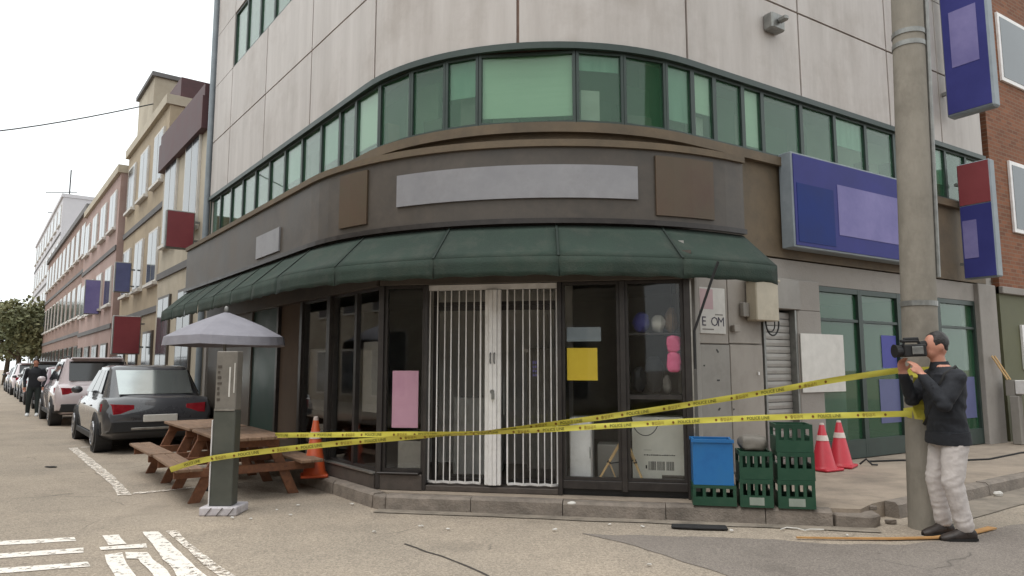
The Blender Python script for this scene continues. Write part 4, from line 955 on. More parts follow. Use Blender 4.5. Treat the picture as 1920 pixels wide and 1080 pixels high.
for a, z, o in ((2.32, 0.208, -0.12), (2.86, 0.208, -0.12), (2.66, 0.208, -0.50)):
    mb = MB(); top = FF.p(2.64, -0.19, 0.74); ft = FF.p(a, o, z); mid = top.lerp(ft, 0.5)
    mb.bar(top, top.lerp(ft, 0.55), 0.034, 0.022); mb.bar(top.lerp(ft, 0.45) + FF.n * 0.016, ft, 0.028, 0.018); mb.build('leg', M['pale_wood'], t)
    mb = MB(); mb.ell(tuple(mid + FF.n * 0.012), (0.020, 0.020, 0.018), 8, 6); mb.build('clamp', M['black'], t)
mb = MB(); mb.bar(FF.p(2.48, -0.15, 0.48), FF.p(2.585, -0.16, 0.208), 0.018, 0.012); mb.build('brace', M['pale_wood'], t)
mb = MB(); mb.bar(FF.p(2.66, -0.16, 0.50), FF.p(2.70, -0.16, 0.208), 0.018, 0.012); mb.build('brace', M['pale_wood'], t)
mb = MB(); mb.bar(FF.p(2.48, -0.14, 0.46), FF.p(2.76, -0.14, 0.50), 0.014, 0.012); mb.build('crossbar', M['carblack'], t)
fbox(FF, 2.61, 2.67, -0.22, -0.16, 0.72, 0.77, 'head', M['pale_wood'], t, 0.006)
m = MB(); m.tube([FF.p(2.86 - 0.135 * math.cos(a), -0.16, 0.92 - 0.17 * math.sin(a)) for a in [math.pi * k / 14 for k in range(15)]], 0.0045, 6)
tag(m.build('hanging_wire', M['carblack'], smooth=True), 'thin dark wire hanging in a loop behind the right window', 'wire')
t = thing('pink_bags', 'two shiny pink foil bags hanging behind the right window', 'bags', FF.p(3.17, -0.12, 1.4))
for z, h in ((1.70, 0.085), (1.51, 0.105)):
    mb = MB(); c = FF.p(3.165, -0.13, z); mb.ell((0, 0, 0), (1, 1, 1), 24, 16)
    for v in mb.v:
        x, y, zz = [math.copysign(abs(q) ** 0.55, q) for q in v]; q = c + FF.d * (0.072 * x) + FF.n * (0.028 * y) + Vector((0, 0, h * zz))
        v.xyz = q + noise.noise_vector(q * 26) * 0.012
    mb.build('bag', M['pinkbag'], t, smooth=True)
mb = MB(); mb.tube([FF.p(3.165, -0.13, 1.78), FF.p(3.16, -0.12, 2.33)], 0.003, 5); mb.build('cord', M['carblack'], t)
t = thing('shelf_unit', 'dark shelf of packets across the right shop window', 'shelf', FF.p(2.97, -0.4, 0.95))
fbox(FF, 2.69, 3.26, -0.60, -0.20, 1.145, 1.17, 'board', M['bronze'], t); fbox(FF, 2.69, 3.26, -0.60, -0.20, 1.80, 1.82, 'board', M['bronze'], t)
fbox(FF, 2.68, 2.70, -0.60, -0.58, 0.205, 2.3, 'upright', M['bronze'], t); fbox(FF, 3.26, 3.275, -0.60, -0.58, 0.205, 2.3, 'upright', M['bronze'], t)
def packet(a, o, z, w_, d_, h, mat, label):
    mb = MB(); mb.ell(FF.p(a, o, z + h / 2), (w_ / 2, d_ / 2, h / 2), 12, 8)
    for v in mb.v: v += noise.noise_vector(v * 15) * 0.025
    tag(mb.build('packet', mat, smooth=True), label, 'packet')
packet(2.80, -0.38, 1.172, 0.16, 0.20, 0.30, M['carblack'], 'dark plastic packet on the lower shelf, nearest the mullion')
packet(2.97, -0.40, 1.172, 0.20, 0.22, 0.42, M['rubber'], 'bulky dark packet in the middle of the lower shelf')
packet(3.10, -0.36, 1.172, 0.10, 0.16, 0.20, M['postpale'], 'small grey packet on the lower shelf under the pink bags')
packet(2.84, -0.38, 1.822, 0.18, 0.2, 0.24, M['violetp'], 'violet packet on the upper shelf near the mullion')
packet(3.02, -0.38, 1.822, 0.16, 0.2, 0.20, M['carton'], 'pale packet in the middle of the upper shelf')
packet(3.16, -0.36, 1.822, 0.14, 0.2, 0.28, M['cardboard'], 'brown packet at the right end of the upper shelf')
flat(FF, 2.06, 2.38, -0.052, 1.32, 1.66, 'window_poster', M['yellowp'], 'square yellow poster inside the window right of the gate', 'poster')
flat(FF, 2.06, 2.42, -0.052, 1.73, 1.88, 'window_poster', M['steelblue'], 'pale blue grey strip above the yellow poster', 'poster')
flat(FF, 0.12, 0.42, -0.052, 0.80, 1.42, 'window_poster', M['pink'], 'tall pink poster in the narrow window left of the gate', 'poster')
flat(FF, 0.20, 0.46, -0.052, 0.37, 0.66, 'window_poster', M['postpale'], 'grey sheet at the foot of the window left of the gate', 'poster')
flat(FS, 0.15, 0.55, -0.056, 0.95, 1.75, 'window_poster', M['postpale'], 'grey poster in the side window next to the corner post', 'poster')
flat(FS, 1.60, 2.20, -0.056, 0.9, 1.7, 'window_poster', M['fascia'], 'dull brown poster in the side window behind the orange cone', 'poster')
inbox(2.34, 2.60, -0.75, -0.45, 0.205, 0.62, 'grey_case', M['panel'], 'low grey case on the shop floor beside the white cabinet', 'case')
inbox(0.62, 1.15, -1.2, -0.8, 0.205, 1.1, 'shop_counter', M['room'], 'dim grey counter behind the left half of the gate', 'counter')
inbox(1.40, 1.90, -1.75, -1.4, 0.205, 1.7, 'drinks_cabinet', M['postpale'], 'dim pale cabinet behind the right half of the gate', 'cabinet')

# ------------------------------------------------------------------ picnic tables
def picnic_table(label):
    t = thing('picnic_table', label, 'picnic table', (0, 0, 0), 0, 'picnic tables along the left street')
    L_ = 0.78
    def pl(y0, y1, z0, z1, name, mat):
        b = MB(); b.box(-L_, L_, y0, y1, z0, z1); return b.build(name, M[mat], t, world=False, bevel=0.006)
    for k in range(5): pl(-0.36 + k * 0.145, -0.36 + k * 0.145 + 0.138, 0.655, 0.692, 'top_plank', 'woodtop')
    for s in (-1, 1):
        for k in range(2): a = s * (0.52 + k * 0.135); pl(min(a, a + s * 0.128), max(a, a + s * 0.128), 0.37, 0.405, 'bench_plank', 'woodtop')
    for x in (-0.52, 0.52):
        b = MB(); b.box(x - 0.02, x + 0.02, -0.76, 0.76, 0.275, 0.3695); b.build('bench_beam', M['wood'], t, world=False, bevel=0.005)
        b = MB(); b.box(x - 0.02, x + 0.02, -0.34, 0.34, 0.56, 0.654); b.build('top_beam', M['wood'], t, world=False, bevel=0.005)
        for s in (-1, 1):
            b = MB(); xo = x + 0.042
            b.loft([[(xo - 0.02, s * 0.60, 0), (xo + 0.02, s * 0.60, 0), (xo + 0.02, s * 0.48, 0), (xo - 0.02, s * 0.48, 0)],
                    [(xo - 0.02, s * 0.30, 0.653), (xo + 0.02, s * 0.30, 0.653), (xo + 0.02, s * 0.18, 0.653), (xo - 0.02, s * 0.18, 0.653)]])
            b.build('leg', M['wood'], t, world=False, bevel=0.004)
    for s in (-1, 1):
        b = MB(); b.bar((s * 0.50, 0, 0.32), (s * 0.12, 0, 0.645), 0.08, 0.035); b.build('brace', M['wood'], t, world=False)
    return t
pt = picnic_table('brown wooden picnic table nearest the grey signpost, taped at its bench end')
pt.location = (-3.27, 8.40, 0); pt.rotation_euler.z = R(125)
pt2 = copy_tree(pt); pt2.location = (-4.26, 9.74, 0); pt2.rotation_euler.z = R(127)
pt2['label'] = 'brown wooden picnic table farther back, next to the dark car'

# parasol
px_, py_ = -3.56, 8.62
t = thing('parasol', 'pale grey parasol open above the nearer picnic table', 'parasol', (px_, py_, 0))
m = MB(); m.tube([(px_, py_, 0), (px_, py_, 2.15)], 0.02, 10); m.build('pole', M['steel'], t, smooth=True)
m = MB(); m.lathe([(0.20, 0), (0.20, 0.06), (0.06, 0.09), (0.03, 0.2)], (px_, py_, 0), 20); m.build('foot', M['rubber'], t)
rings = []
for r_, z in ((0.03, 2.13), (0.22, 2.06), (0.46, 1.96), (0.71, 1.83), (0.725, 1.73)):
    rings.append([(px_ + r_ * (1 - 0.05 * abs(math.sin(4 * math.pi * j / 32))) * math.cos(2 * math.pi * j / 32), py_ + r_ * (1 - 0.05 * abs(math.sin(4 * math.pi * j / 32))) * math.sin(2 * math.pi * j / 32),
                   z - (0.02 * r_ * abs(math.sin(4 * math.pi * j / 32)))) for j in range(32)])
m = MB(); m.loft(rings, cap=False); o = m.build('canopy', M['parasol'], t); sd = o.modifiers.new('thickness', 'SOLIDIFY'); sd.thickness = 0.006
for k in range(8):
    a = 2 * math.pi * k / 8; m = MB(); m.tube([(px_ + 0.03 * math.cos(a), py_ + 0.03 * math.sin(a), 2.10), (px_ + 0.67 * math.cos(a), py_ + 0.67 * math.sin(a), 1.82)], 0.007, 5); m.build('rib', M['steel'], t)
m = MB(); m.ell((px_, py_, 2.17), (0.03, 0.03, 0.05), 10, 8); m.build('finial', M['steel'], t)

# signpost by the table
t = thing('signpost', 'square dark grey post with pale upper panel on a white wrapped block', 'signpost', (-2.90, 7.19, 0))
m = MB(); m.box(-3.085, -2.715, 7.03, 7.36, 0.0, 0.085); m.build('base_block', M['marble'], t, bevel=0.014, seg=2)
for k in range(3):
    m = MB(); x = -3.02 + 0.11 * k; m.bar((x, 7.026, 0.005), (x + 0.06, 7.026, 0.08), 0.004, 0.012, up=(0, 1, 0)); m.build('base_strap', M['fascia'], t)
m = MB(); m.box(-3.010, -2.790, 7.09, 7.25, 0.085, 1.02); m.build('post', M['postgrey'], t, bevel=0.008)
m = MB(); m.box(-3.006, -2.794, 7.094, 7.246, 1.022, 1.62); m.build('upper_panel', M['postpale'], t, bevel=0.008)
m = MB(); m.box(-3.020, -3.0105, 7.082, 7.11, 0.087, 0.93); m.build('edge_strip', M['white'], t)
m = MB(); m.box(-3.004, -2.796, 7.084, 7.0935, 1.02, 1.04); m.build('ledge', M['silver'], t)
m = MB(); rnd = random.Random(9)
for k in range(7): m.box(-2.985, -2.985 + rnd.uniform(0.02, 0.045), 7.089, 7.0935, 1.12 + k * 0.055, 1.12 + k * 0.055 + rnd.uniform(0.02, 0.035))
m.build('faded_print', M['fascia'], t)
m = MB(); m.box(-2.87, -2.855, 7.089, 7.0935, 1.16, 1.46); m.box(-2.82, -2.81, 7.089, 7.0935, 1.20, 1.50); m.build('faded_print', M['offwhite'], t)

# ------------------------------------------------------------------ things lying on the road
m = MB(); pts = [(2.42, 6.10), (2.8, 6.075), (3.2, 6.065), (3.6, 6.10), (4.0, 6.26), (4.34, 6.47)]
rings = []
for k, (x, y) in enumerate(pts):
    a = Vector(pts[max(k - 1, 0)]); b = Vector(pts[min(k + 1, len(pts) - 1)]); d = (b - a).normalized(); n = Vector((-d.y, d.x)); wd = 0.010 + 0.026 * k / 5
    rings.append([(x + n.x * wd, y + n.y * wd, 0.012), (x - n.x * wd, y - n.y * wd, 0.012), (x - n.x * wd, y - n.y * wd, 0.024), (x + n.x * wd, y + n.y * wd, 0.024)])
m.loft(rings); tag(m.build('wooden_strip', M['lath']), 'long thin tan wooden strip on the road under the man\'s shoes', 'strip')
m = MB(); m.prism(ragged([(1.43, 6.49), (1.70, 6.42), (1.93, 6.40), (1.95, 6.53), (1.70, 6.58), (1.46, 6.60)], 0.06, 0.02), 0.010, 0.028)
tag(m.build('rubber_mat', M['rubber'], bevel=0.005), 'black rubber mat lying on the road against the kerb', 'mat')
m = MB(); m.tube([(2.40, 6.40, 0.018), (2.48, 6.47, 0.018), (2.56, 6.44, 0.018), (2.60, 6.36, 0.018), (2.66, 6.40, 0.018), (2.78, 6.39, 0.018)], 0.006, 6)
tag(m.build('white_cord', M['offwhite'], smooth=True), 'loose white cord on the road left of the wooden strip', 'cord')
m = MB(); m.tube([(4.95, 9.85, 0.16), (5.5, 9.98, 0.16), (6.05, 9.90, 0.16), (6.8, 10.10, 0.16), (7.8, 10.85, 0.16), (8.7, 11.3, 0.16)], 0.012, 6)
tag(m.build('ground_cable', M['rubber'], smooth=True), 'black cable lying along the pavement behind the utility pole', 'cable')
rnd = random.Random(12)
spots = [(-0.57, 6.43), (0.38, 6.39), (-0.83, 6.53), (-2.51, 6.87), (-2.40, 7.29), (-2.25, 7.51), (-2.18, 7.04), (-1.70, 7.57), (1.01, 5.29), (-1.22, 6.33), (1.19, 6.53), (1.95, 6.36), (2.9, 6.2), (-2.7, 6.9), (0.9, 6.62)]
for i, (x, y) in enumerate(spots):
    mb = MB(); r_ = rnd.uniform(0.012, 0.022)
    mb.ell((x, y, 0.009 + r_ * 0.5), (r_ * 1.2, r_ * 0.8, r_ * 0.5), 6, 4)
    for v in mb.v: v += noise.noise_vector(v * 40) * r_ * 0.5
    tag(mb.build('paper_scrap', M['offwhite']), 'small white scrap of litter on the road near the kerb', 'litter', 'white litter scraps on the road')
m = MB(); m.ell((5.50, 8.06, 0.035), (0.055, 0.03, 0.03), 8, 6)
for v in m.v: v += noise.noise_vector(v * 20) * 0.02
tag(m.build('crumpled_paper', M['offwhite']), 'crumpled white paper in the gutter right of the man', 'litter')
m = MB(); m.ell((0.57, 6.83, 0.165), (0.04, 0.02, 0.015), 8, 6)
for v in m.v: v += noise.noise_vector(v * 20) * 0.012
tag(m.build('crumpled_paper', M['offwhite']), 'white paper scrap lying on top of the kerb in front of the gate', 'litter')
m = MB(); m.ell((-6.75, 10.38, 0.012), (0.10, 0.03, 0.012), 8, 5)
for v in m.v: v += noise.noise_vector(v * 20) * 0.010
tag(m.build('dark_scrap', M['rubber']), 'dark scrap lying on the open road left of the parking line', 'litter')

# ================================================================== POLICE TAPE
def tape(label, key, width, twist, wraps, text_from, text_to, seed):
    """ribbon through key points (Catmull-Rom), turned about its own axis by twist(t)"""
    t = thing('police_tape', label, 'tape', key[0], 0, 'police tapes in front of the shop')
    P_ = [Vector(k) for k in key]; segs = len(P_) - 1; path = []
    for i in range(segs):
        p0, p1, p2, p3 = P_[max(i - 1, 0)], P_[i], P_[i + 1], P_[min(i + 2, segs)]
        nn = max(4, int((p2 - p1).length / 0.05))
        for k in range(nn):
            x = k / nn; path.append(0.5 * ((2 * p1) + (p2 - p0) * x + (2 * p0 - 5 * p1 + 4 * p2 - p3) * x * x + (3 * p1 - p0 - 3 * p2 + p3) * x ** 3))
    path.append(P_[-1]); ds = [0.0]
    for a, b in zip(path[:-1], path[1:]): ds.append(ds[-1] + (b - a).length)
    tot = ds[-1]
    def at(d):
        d = min(max(d, 0), tot - 1e-6); lo, hi = 0, len(ds) - 1
        while hi - lo > 1:
            mid = (lo + hi) // 2
            if ds[mid] <= d: lo = mid
            else: hi = mid
        f = (d - ds[lo]) / (ds[hi] - ds[lo]); p = path[lo].lerp(path[hi], f); tg = (path[hi] - path[lo]).normalized()
        a = twist(d / tot) + R(7) * noise.noise(Vector((d * 2.1, seed, 0))); side = tg.cross(Vector((0, 0, 1))).normalized(); up = side.cross(tg)
        v = up * math.cos(a) + side * math.sin(a); n = tg.cross(v)
        return p, v, n
    def surf(d, h, lift):
        p, v, n = at(d); return p + v * h + n * lift
    mb = MB(); N_ = int(tot / 0.035); cols_ = (-0.5, -0.17, 0.17, 0.5)
    for k in range(N_ + 1):
        d = tot * k / N_; curl = 0.004 * math.sin(d * 9 + seed)
        for c_ in cols_: mb.v.append(surf(d, c_ * width, curl * (1 - (2 * c_) ** 2)))
    for k in range(N_):
        for j in range(3):
            a = k * 4 + j; mb.f.append((a, a + 4, a + 5, a + 1)); mb.mi.append(0)
    rb = mb.build('ribbon', M['tape'], t, smooth=True)
    lt = MB(); d = text_from * tot; s_ = width * 0.74; sgn = 1
    while d < text_to * tot - 0.66:
        def fn(x, y, d0): 
            q = surf(d0 + x * 0.93, y - s_ * 0.36, 0.0); p, v, n = at(d0 + x * 0.93)
            cs = 1 if n.y < 0 else -1
            dd = d0 + x * 0.93; crl = 0.004 * math.sin(dd * 9 + seed)
            return q + n * (cs * 0.003 + crl)
        text_on(lt, 'POLICE LINE', s_, lambda x, y: fn(x, y, d), 0)
        text_on(lt, '\u25cf', s_ * 0.8, lambda x, y: fn(x, y, d + 0.345), 1)
        text_on(lt, '\ucd9c\uc785\uae08\uc9c0', s_ * 0.86, lambda x, y: fn(x, y, d + 0.395), 1)
        text_on(lt, '\u25cf', s_ * 0.8, lambda x, y: fn(x, y, d + 0.585), 1)
        d += 0.64
    if lt.f: lt.build('lettering', [M['tapeink'], M['taperust']], t)['kind'] = 'stuff'
    return t
tx = PX - 0.13
def tw_a(t): return R(12) + R(58) * math.exp(-((t - 0.44) / 0.09) ** 2)
def tw_b(t): return R(-6) + R(50) * math.exp(-((t - 0.40) / 0.10) ** 2)
tape('yellow police tape rising from the bench end to the upper tie on the pole', [(-3.50, 7.27, 0.415), (-2.93, 7.04, 0.565), (-1.6, 6.93, 0.725), (-0.30, 6.83, 0.835), (0.9, 6.74, 0.985), (2.2, 6.63, 1.19), (3.0, 6.55, 1.335), (tx, 6.46, 1.44)], 0.056, tw_a, 2, 0.03, 0.99, 1.0)
tape('lower yellow police tape running level from the table top to the pole', [(-2.66, 7.92, 0.70), (-1.6, 7.36, 0.76), (-0.30, 6.86, 0.822), (0.9, 6.72, 0.90), (2.2, 6.61, 0.98), (tx, 6.44, 1.035)], 0.054, tw_b, 2, 0.0, 0.99, 5.0)
t = thing('police_tape', 'crumpled yellow tape wound around the pole with a hanging tail', 'tape', ((PX + 0.03), 6.40, 0.9), 0, 'police tapes in front of the shop')
for z0, tilt in ((1.43, 0.02), (1.40, -0.03), (1.03, 0.02), (1.05, -0.02)):
    mb = MB(); ra, rb = [], []
    for k in range(40):
        a = 2 * math.pi * k / 40; r_ = 0.156 + 0.004 * math.sin(k * 1.7 + z0 * 9) + abs(tilt) * 0.08; zz = z0 + tilt * math.sin(a)
        ra.append(((PX + 0.03) + r_ * math.cos(a), 6.53 + r_ * math.sin(a), zz - 0.032)); rb.append(((PX + 0.03) + r_ * math.cos(a), 6.53 + r_ * math.sin(a), zz + 0.032))
    mb.loft([ra, rb], cap=False); mb.build('loop', M['tape'], t, smooth=True)
rnd = random.Random(3)
for k in range(5):
    mb = MB(); x0 = PX - 0.10 + 0.035 * k; y0 = 6.53 - math.sqrt(max(0.0, 0.172 ** 2 - (x0 - (PX + 0.03)) ** 2)) - 0.01; zt = 1.40; zb_ = 1.02 - rnd.uniform(-0.02, 0.14); rows_ = []
    for i in range(12):
        z = zt + (zb_ - zt) * i / 11; dx = 0.012 * math.sin(i * 1.3 + k); dy = -0.012 * abs(math.sin(i * 0.9 + k * 2)); wd = 0.022 + 0.008 * math.sin(i + k)
        rows_.append([(x0 + dx - wd, y0 + dy, z), (x0 + dx + wd, y0 + dy - 0.014 * math.sin(i * 2 + k), z)])
    for a, b in zip(rows_[:-1], rows_[1:]): mb.face([a[0], a[1], b[1], b[0]])
    mb.build('tail', M['tape'], t, smooth=True)

# ================================================================== LEFT STREET BUILDINGS
def street_building(name, label, s0, s1, h, mat, floors, off=0.0, depth=9.0, wstep=2.2, roof='slate', brick=False, cornice=None, wmat='offwhite', shopmat='fascia', gable=True):
    t = thing(name, label, 'building', FL.p((s0 + s1) / 2, -depth / 2 + off, 0))
    if brick: uvbox(FL, s0, s1, off - depth, off, 0, h, 'wall', M[mat], t)
    else: fbox(FL, s0, s1, off - depth, off, 0, h, 'wall', M[mat], t)
    fbox(FL, s0 - 0.05, s1 + 0.05, off - depth - 0.05, off + 0.12, h + 0.002, h + 0.30, 'parapet', M[cornice or roof], t)
    fh = h / floors
    for f in range(floors):
        z0 = f * fh + (0.35 if f == 0 else 0.9); z1 = f * fh + fh - 0.55; n = max(2, int((s1 - s0) / wstep))
        for k in range(n):
            a = s0 + (s1 - s0) * (k + 0.2) / n; b = s0 + (s1 - s0) * (k + 0.8) / n
            w_ = fbox(FL, a, b, off + 0.002, off + 0.06, z0, z1, 'shopfront' if f == 0 else 'window', M[shopmat if f == 0 else wmat], t)
            mid = (a + b) / 2
            fbox(FL, a + 0.07, mid - 0.03, off + 0.0605, off + 0.066, z0 + 0.07, z1 - 0.07, 'pane', M['glass_far'], w_); fbox(FL, mid + 0.03, b - 0.07, off + 0.0605, off + 0.066, z0 + 0.07, z1 - 0.07, 'pane', M['glass_far'], w_)
            if f > 0: fbox(FL, a - 0.06, b + 0.06, off + 0.002, off + 0.14, z0 - 0.09, z0 - 0.002, 'sill', M[wmat], w_)
        if f > 0: fbox(FL, s0 + 0.02, s1 - 0.02, off + 0.001, off + 0.05, f * fh - 0.02, f * fh + 0.16, 'floor_band', M[roof], t)
    if gable:
        for f in range(1, floors):   # windows in the end wall that faces the corner
            for q in range(2):
                mb = MB(); mb.ob(FL.p(s0 - 0.03, off - 2.2 - q * 3, f * fh + 0.9), FL.d * 0.028, -FL.n * 1.1, Vector((0, 0, fh - 1.5))); w_ = mb.build('window', M[wmat], t)
                mb = MB(); mb.ob(FL.p(s0 - 0.036, off - 2.28 - q * 3, f * fh + 0.98), FL.d * 0.0055, -FL.n * 0.94, Vector((0, 0, fh - 1.66))); mb.build('pane', M['glass_far'], w_)
    return t
street_building('street_building', 'cream building with a dark maroon cornice next to the corner building', 8.6, 13.4, 7.9, 'cream', 2, 0.0, cornice='maroon')
fbox(FL, 8.55, 13.45, -0.2, 0.16, 7.1, 7.899, 'maroon_fascia', M['maroon'], bpy.data.objects['street_building'])
street_building('street_building', 'tall tan building rising behind the maroon cornice', 13.6, 20.6, 9.3, 'tan', 3, -0.1, cornice='cream')
fbox(FL, 17.6, 20.5, -4.5, -0.3, 9.61, 11.6, 'roof_tower', M['cream'], bpy.data.objects['street_building.001'])
fbox(FL, 17.5, 20.6, -4.6, -0.2, 11.602, 11.75, 'roof_tower_cap', M['slate'], bpy.data.objects['street_building.001'])
fbox(FL, 13.8, 16.8, -4.0, -0.4, 9.61, 10.3, 'roof_plant', M['maroon'], bpy.data.objects['street_building.001'])
street_building('street_building', 'pink rendered building in the middle of the left street', 20.8, 31.0, 8.8, 'pinkwall', 3, 0.1, cornice='cream')
street_building('street_building', 'long red brick building farther down the left street', 31.3, 55.0, 9.3, 'brick_red', 3, 0.0, brick=True, cornice='slate')
street_building('street_building', 'pale grey tall block at the far end of the left street', 60.0, 92.0, 15.8, 'greywall', 5, -1.0, depth=12, wstep=3.5, cornice='greywall')
def proj_sign(s, o0, o1, z0, z1, mat, label):
    t = thing('projecting_sign', label, 'sign', FL.p(s, (o0 + o1) / 2, z0))
    fbox(FL, s - 0.09, s + 0.09, o0, o1, z0, z1, 'sign_box', M['steel'], t, 0.02); fbox(FL, s - 0.101, s - 0.0905, o0 + 0.03, o1 - 0.03, z0 + 0.03, z1 - 0.03, 'face', M[mat], t)
    for z in (z0 + 0.2, z1 - 0.25):
        mb = MB(); FL.box(mb, s - 0.025, s + 0.025, 0.0, o0, z, z + 0.05); mb.build('bracket', M['steel'], t)
proj_sign(8.9, 0.12, 0.75, 4.2, 5.1, 'redsign', 'red projecting sign on the cream building beside the corner')
proj_sign(15.0, 0.10, 0.85, 1.85, 3.0, 'redsign', 'low red sign above the parked cars on the tan building')
proj_sign(17.2, 0.12, 0.6, 3.9, 4.9, 'slatep', 'slate blue projecting sign on the tan building')
proj_sign(24.0, 0.14, 0.7, 3.6, 5.0, 'lavender', 'pale lavender projecting sign on the pink building')

# antenna on the far grey block
ap = FL.p(80, -3.0, 16.1)
t = thing('antenna', 'thin rooftop antenna on the far pale block', 'antenna', tuple(ap))
m = MB(); m.tube([ap, ap + Vector((0, 0, 7.0))], 0.07, 6); m.build('mast', M['carblack'], t)
for z, l_ in ((4.5, 2.6), (2.2, 2.2)):
    m = MB(); m.tube([ap + Vector((-l_, 0, z)), ap + Vector((0.8, 0, z))], 0.05, 6); m.build('crossbar', M['carblack'], t)
# overhead wire
a, b = Vector((-20.5, 17.0, 7.2)), Vector(FL.p(17.6, -0.3, 10.6)); m = MB()
m.tube([a.lerp(b, k / 16) - Vector((0, 0, 0.5 * math.sin(math.pi * k / 16))) for k in range(17)], 0.02, 6)
tag(m.build('overhead_wire', M['carblack'], smooth=True), 'thin overhead wire crossing the white sky to the tan building', 'wire')

# trees at the end of the street
def tree(p, h, r, label, seed):
    rnd = random.Random(seed); t = thing('street_tree', label, 'tree', p, 0, 'trees at the end of the left street')
    m = MB(); m.tube([(0, 0, 0), (0.1, 0.05, h * 0.3), (0.0, 0.1, h * 0.62)], [0.22, 0.17, 0.09], 10)
    for k in range(7):
        a = rnd.uniform(0, 6.28); z = h * rnd.uniform(0.32, 0.6); m.tube([(0.03, 0.05, z), (r * 0.35 * math.cos(a), r * 0.35 * math.sin(a), z + h * 0.14), (r * 0.7 * math.cos(a), r * 0.7 * math.sin(a), z + h * 0.24)], [0.08, 0.05, 0.02], 6)
    m.build('trunk', M['bark'], t, world=False, smooth=True)
    for nm, mt in (('crown', 'leaf'), ('crown', 'leaf2')):
        m = MB(); cl = [(rnd.uniform(-1, 1) * r * 0.7, rnd.uniform(-1, 1) * r * 0.7, h * rnd.uniform(0.42, 0.95), r * rnd.uniform(0.25, 0.45)) for _ in range(16)]
        for k in range(2600):
            cx, cy, cz, cr = rnd.choice(cl); v = Vector((rnd.gauss(0, 1), rnd.gauss(0, 1), rnd.gauss(0, 1))).normalized() * cr * rnd.uniform(0.5, 1.05)
            c = Vector((cx, cy, cz)) + v; u = Vector((rnd.gauss(0, 1), rnd.gauss(0, 1), rnd.gauss(0, 1))).normalized(); w_ = u.orthogonal().normalized(); s_ = rnd.uniform(0.10, 0.22)
            m.face([c - u * s_, c + w_ * s_ * 0.6, c + u * s_, c - w_ * s_ * 0.6])
        o = m.build(nm, M[mt], t, world=False); o['kind'] = 'stuff'
    return t
tree(tuple(FL.p(57.0, 1.4, 0.0)), 6.4, 2.6, 'olive green street tree just past the red brick building', 3)
tree(tuple(FL.p(66.0, 1.8, 0.0)), 7.0, 3.0, 'olive green street tree in front of the far pale block', 8)

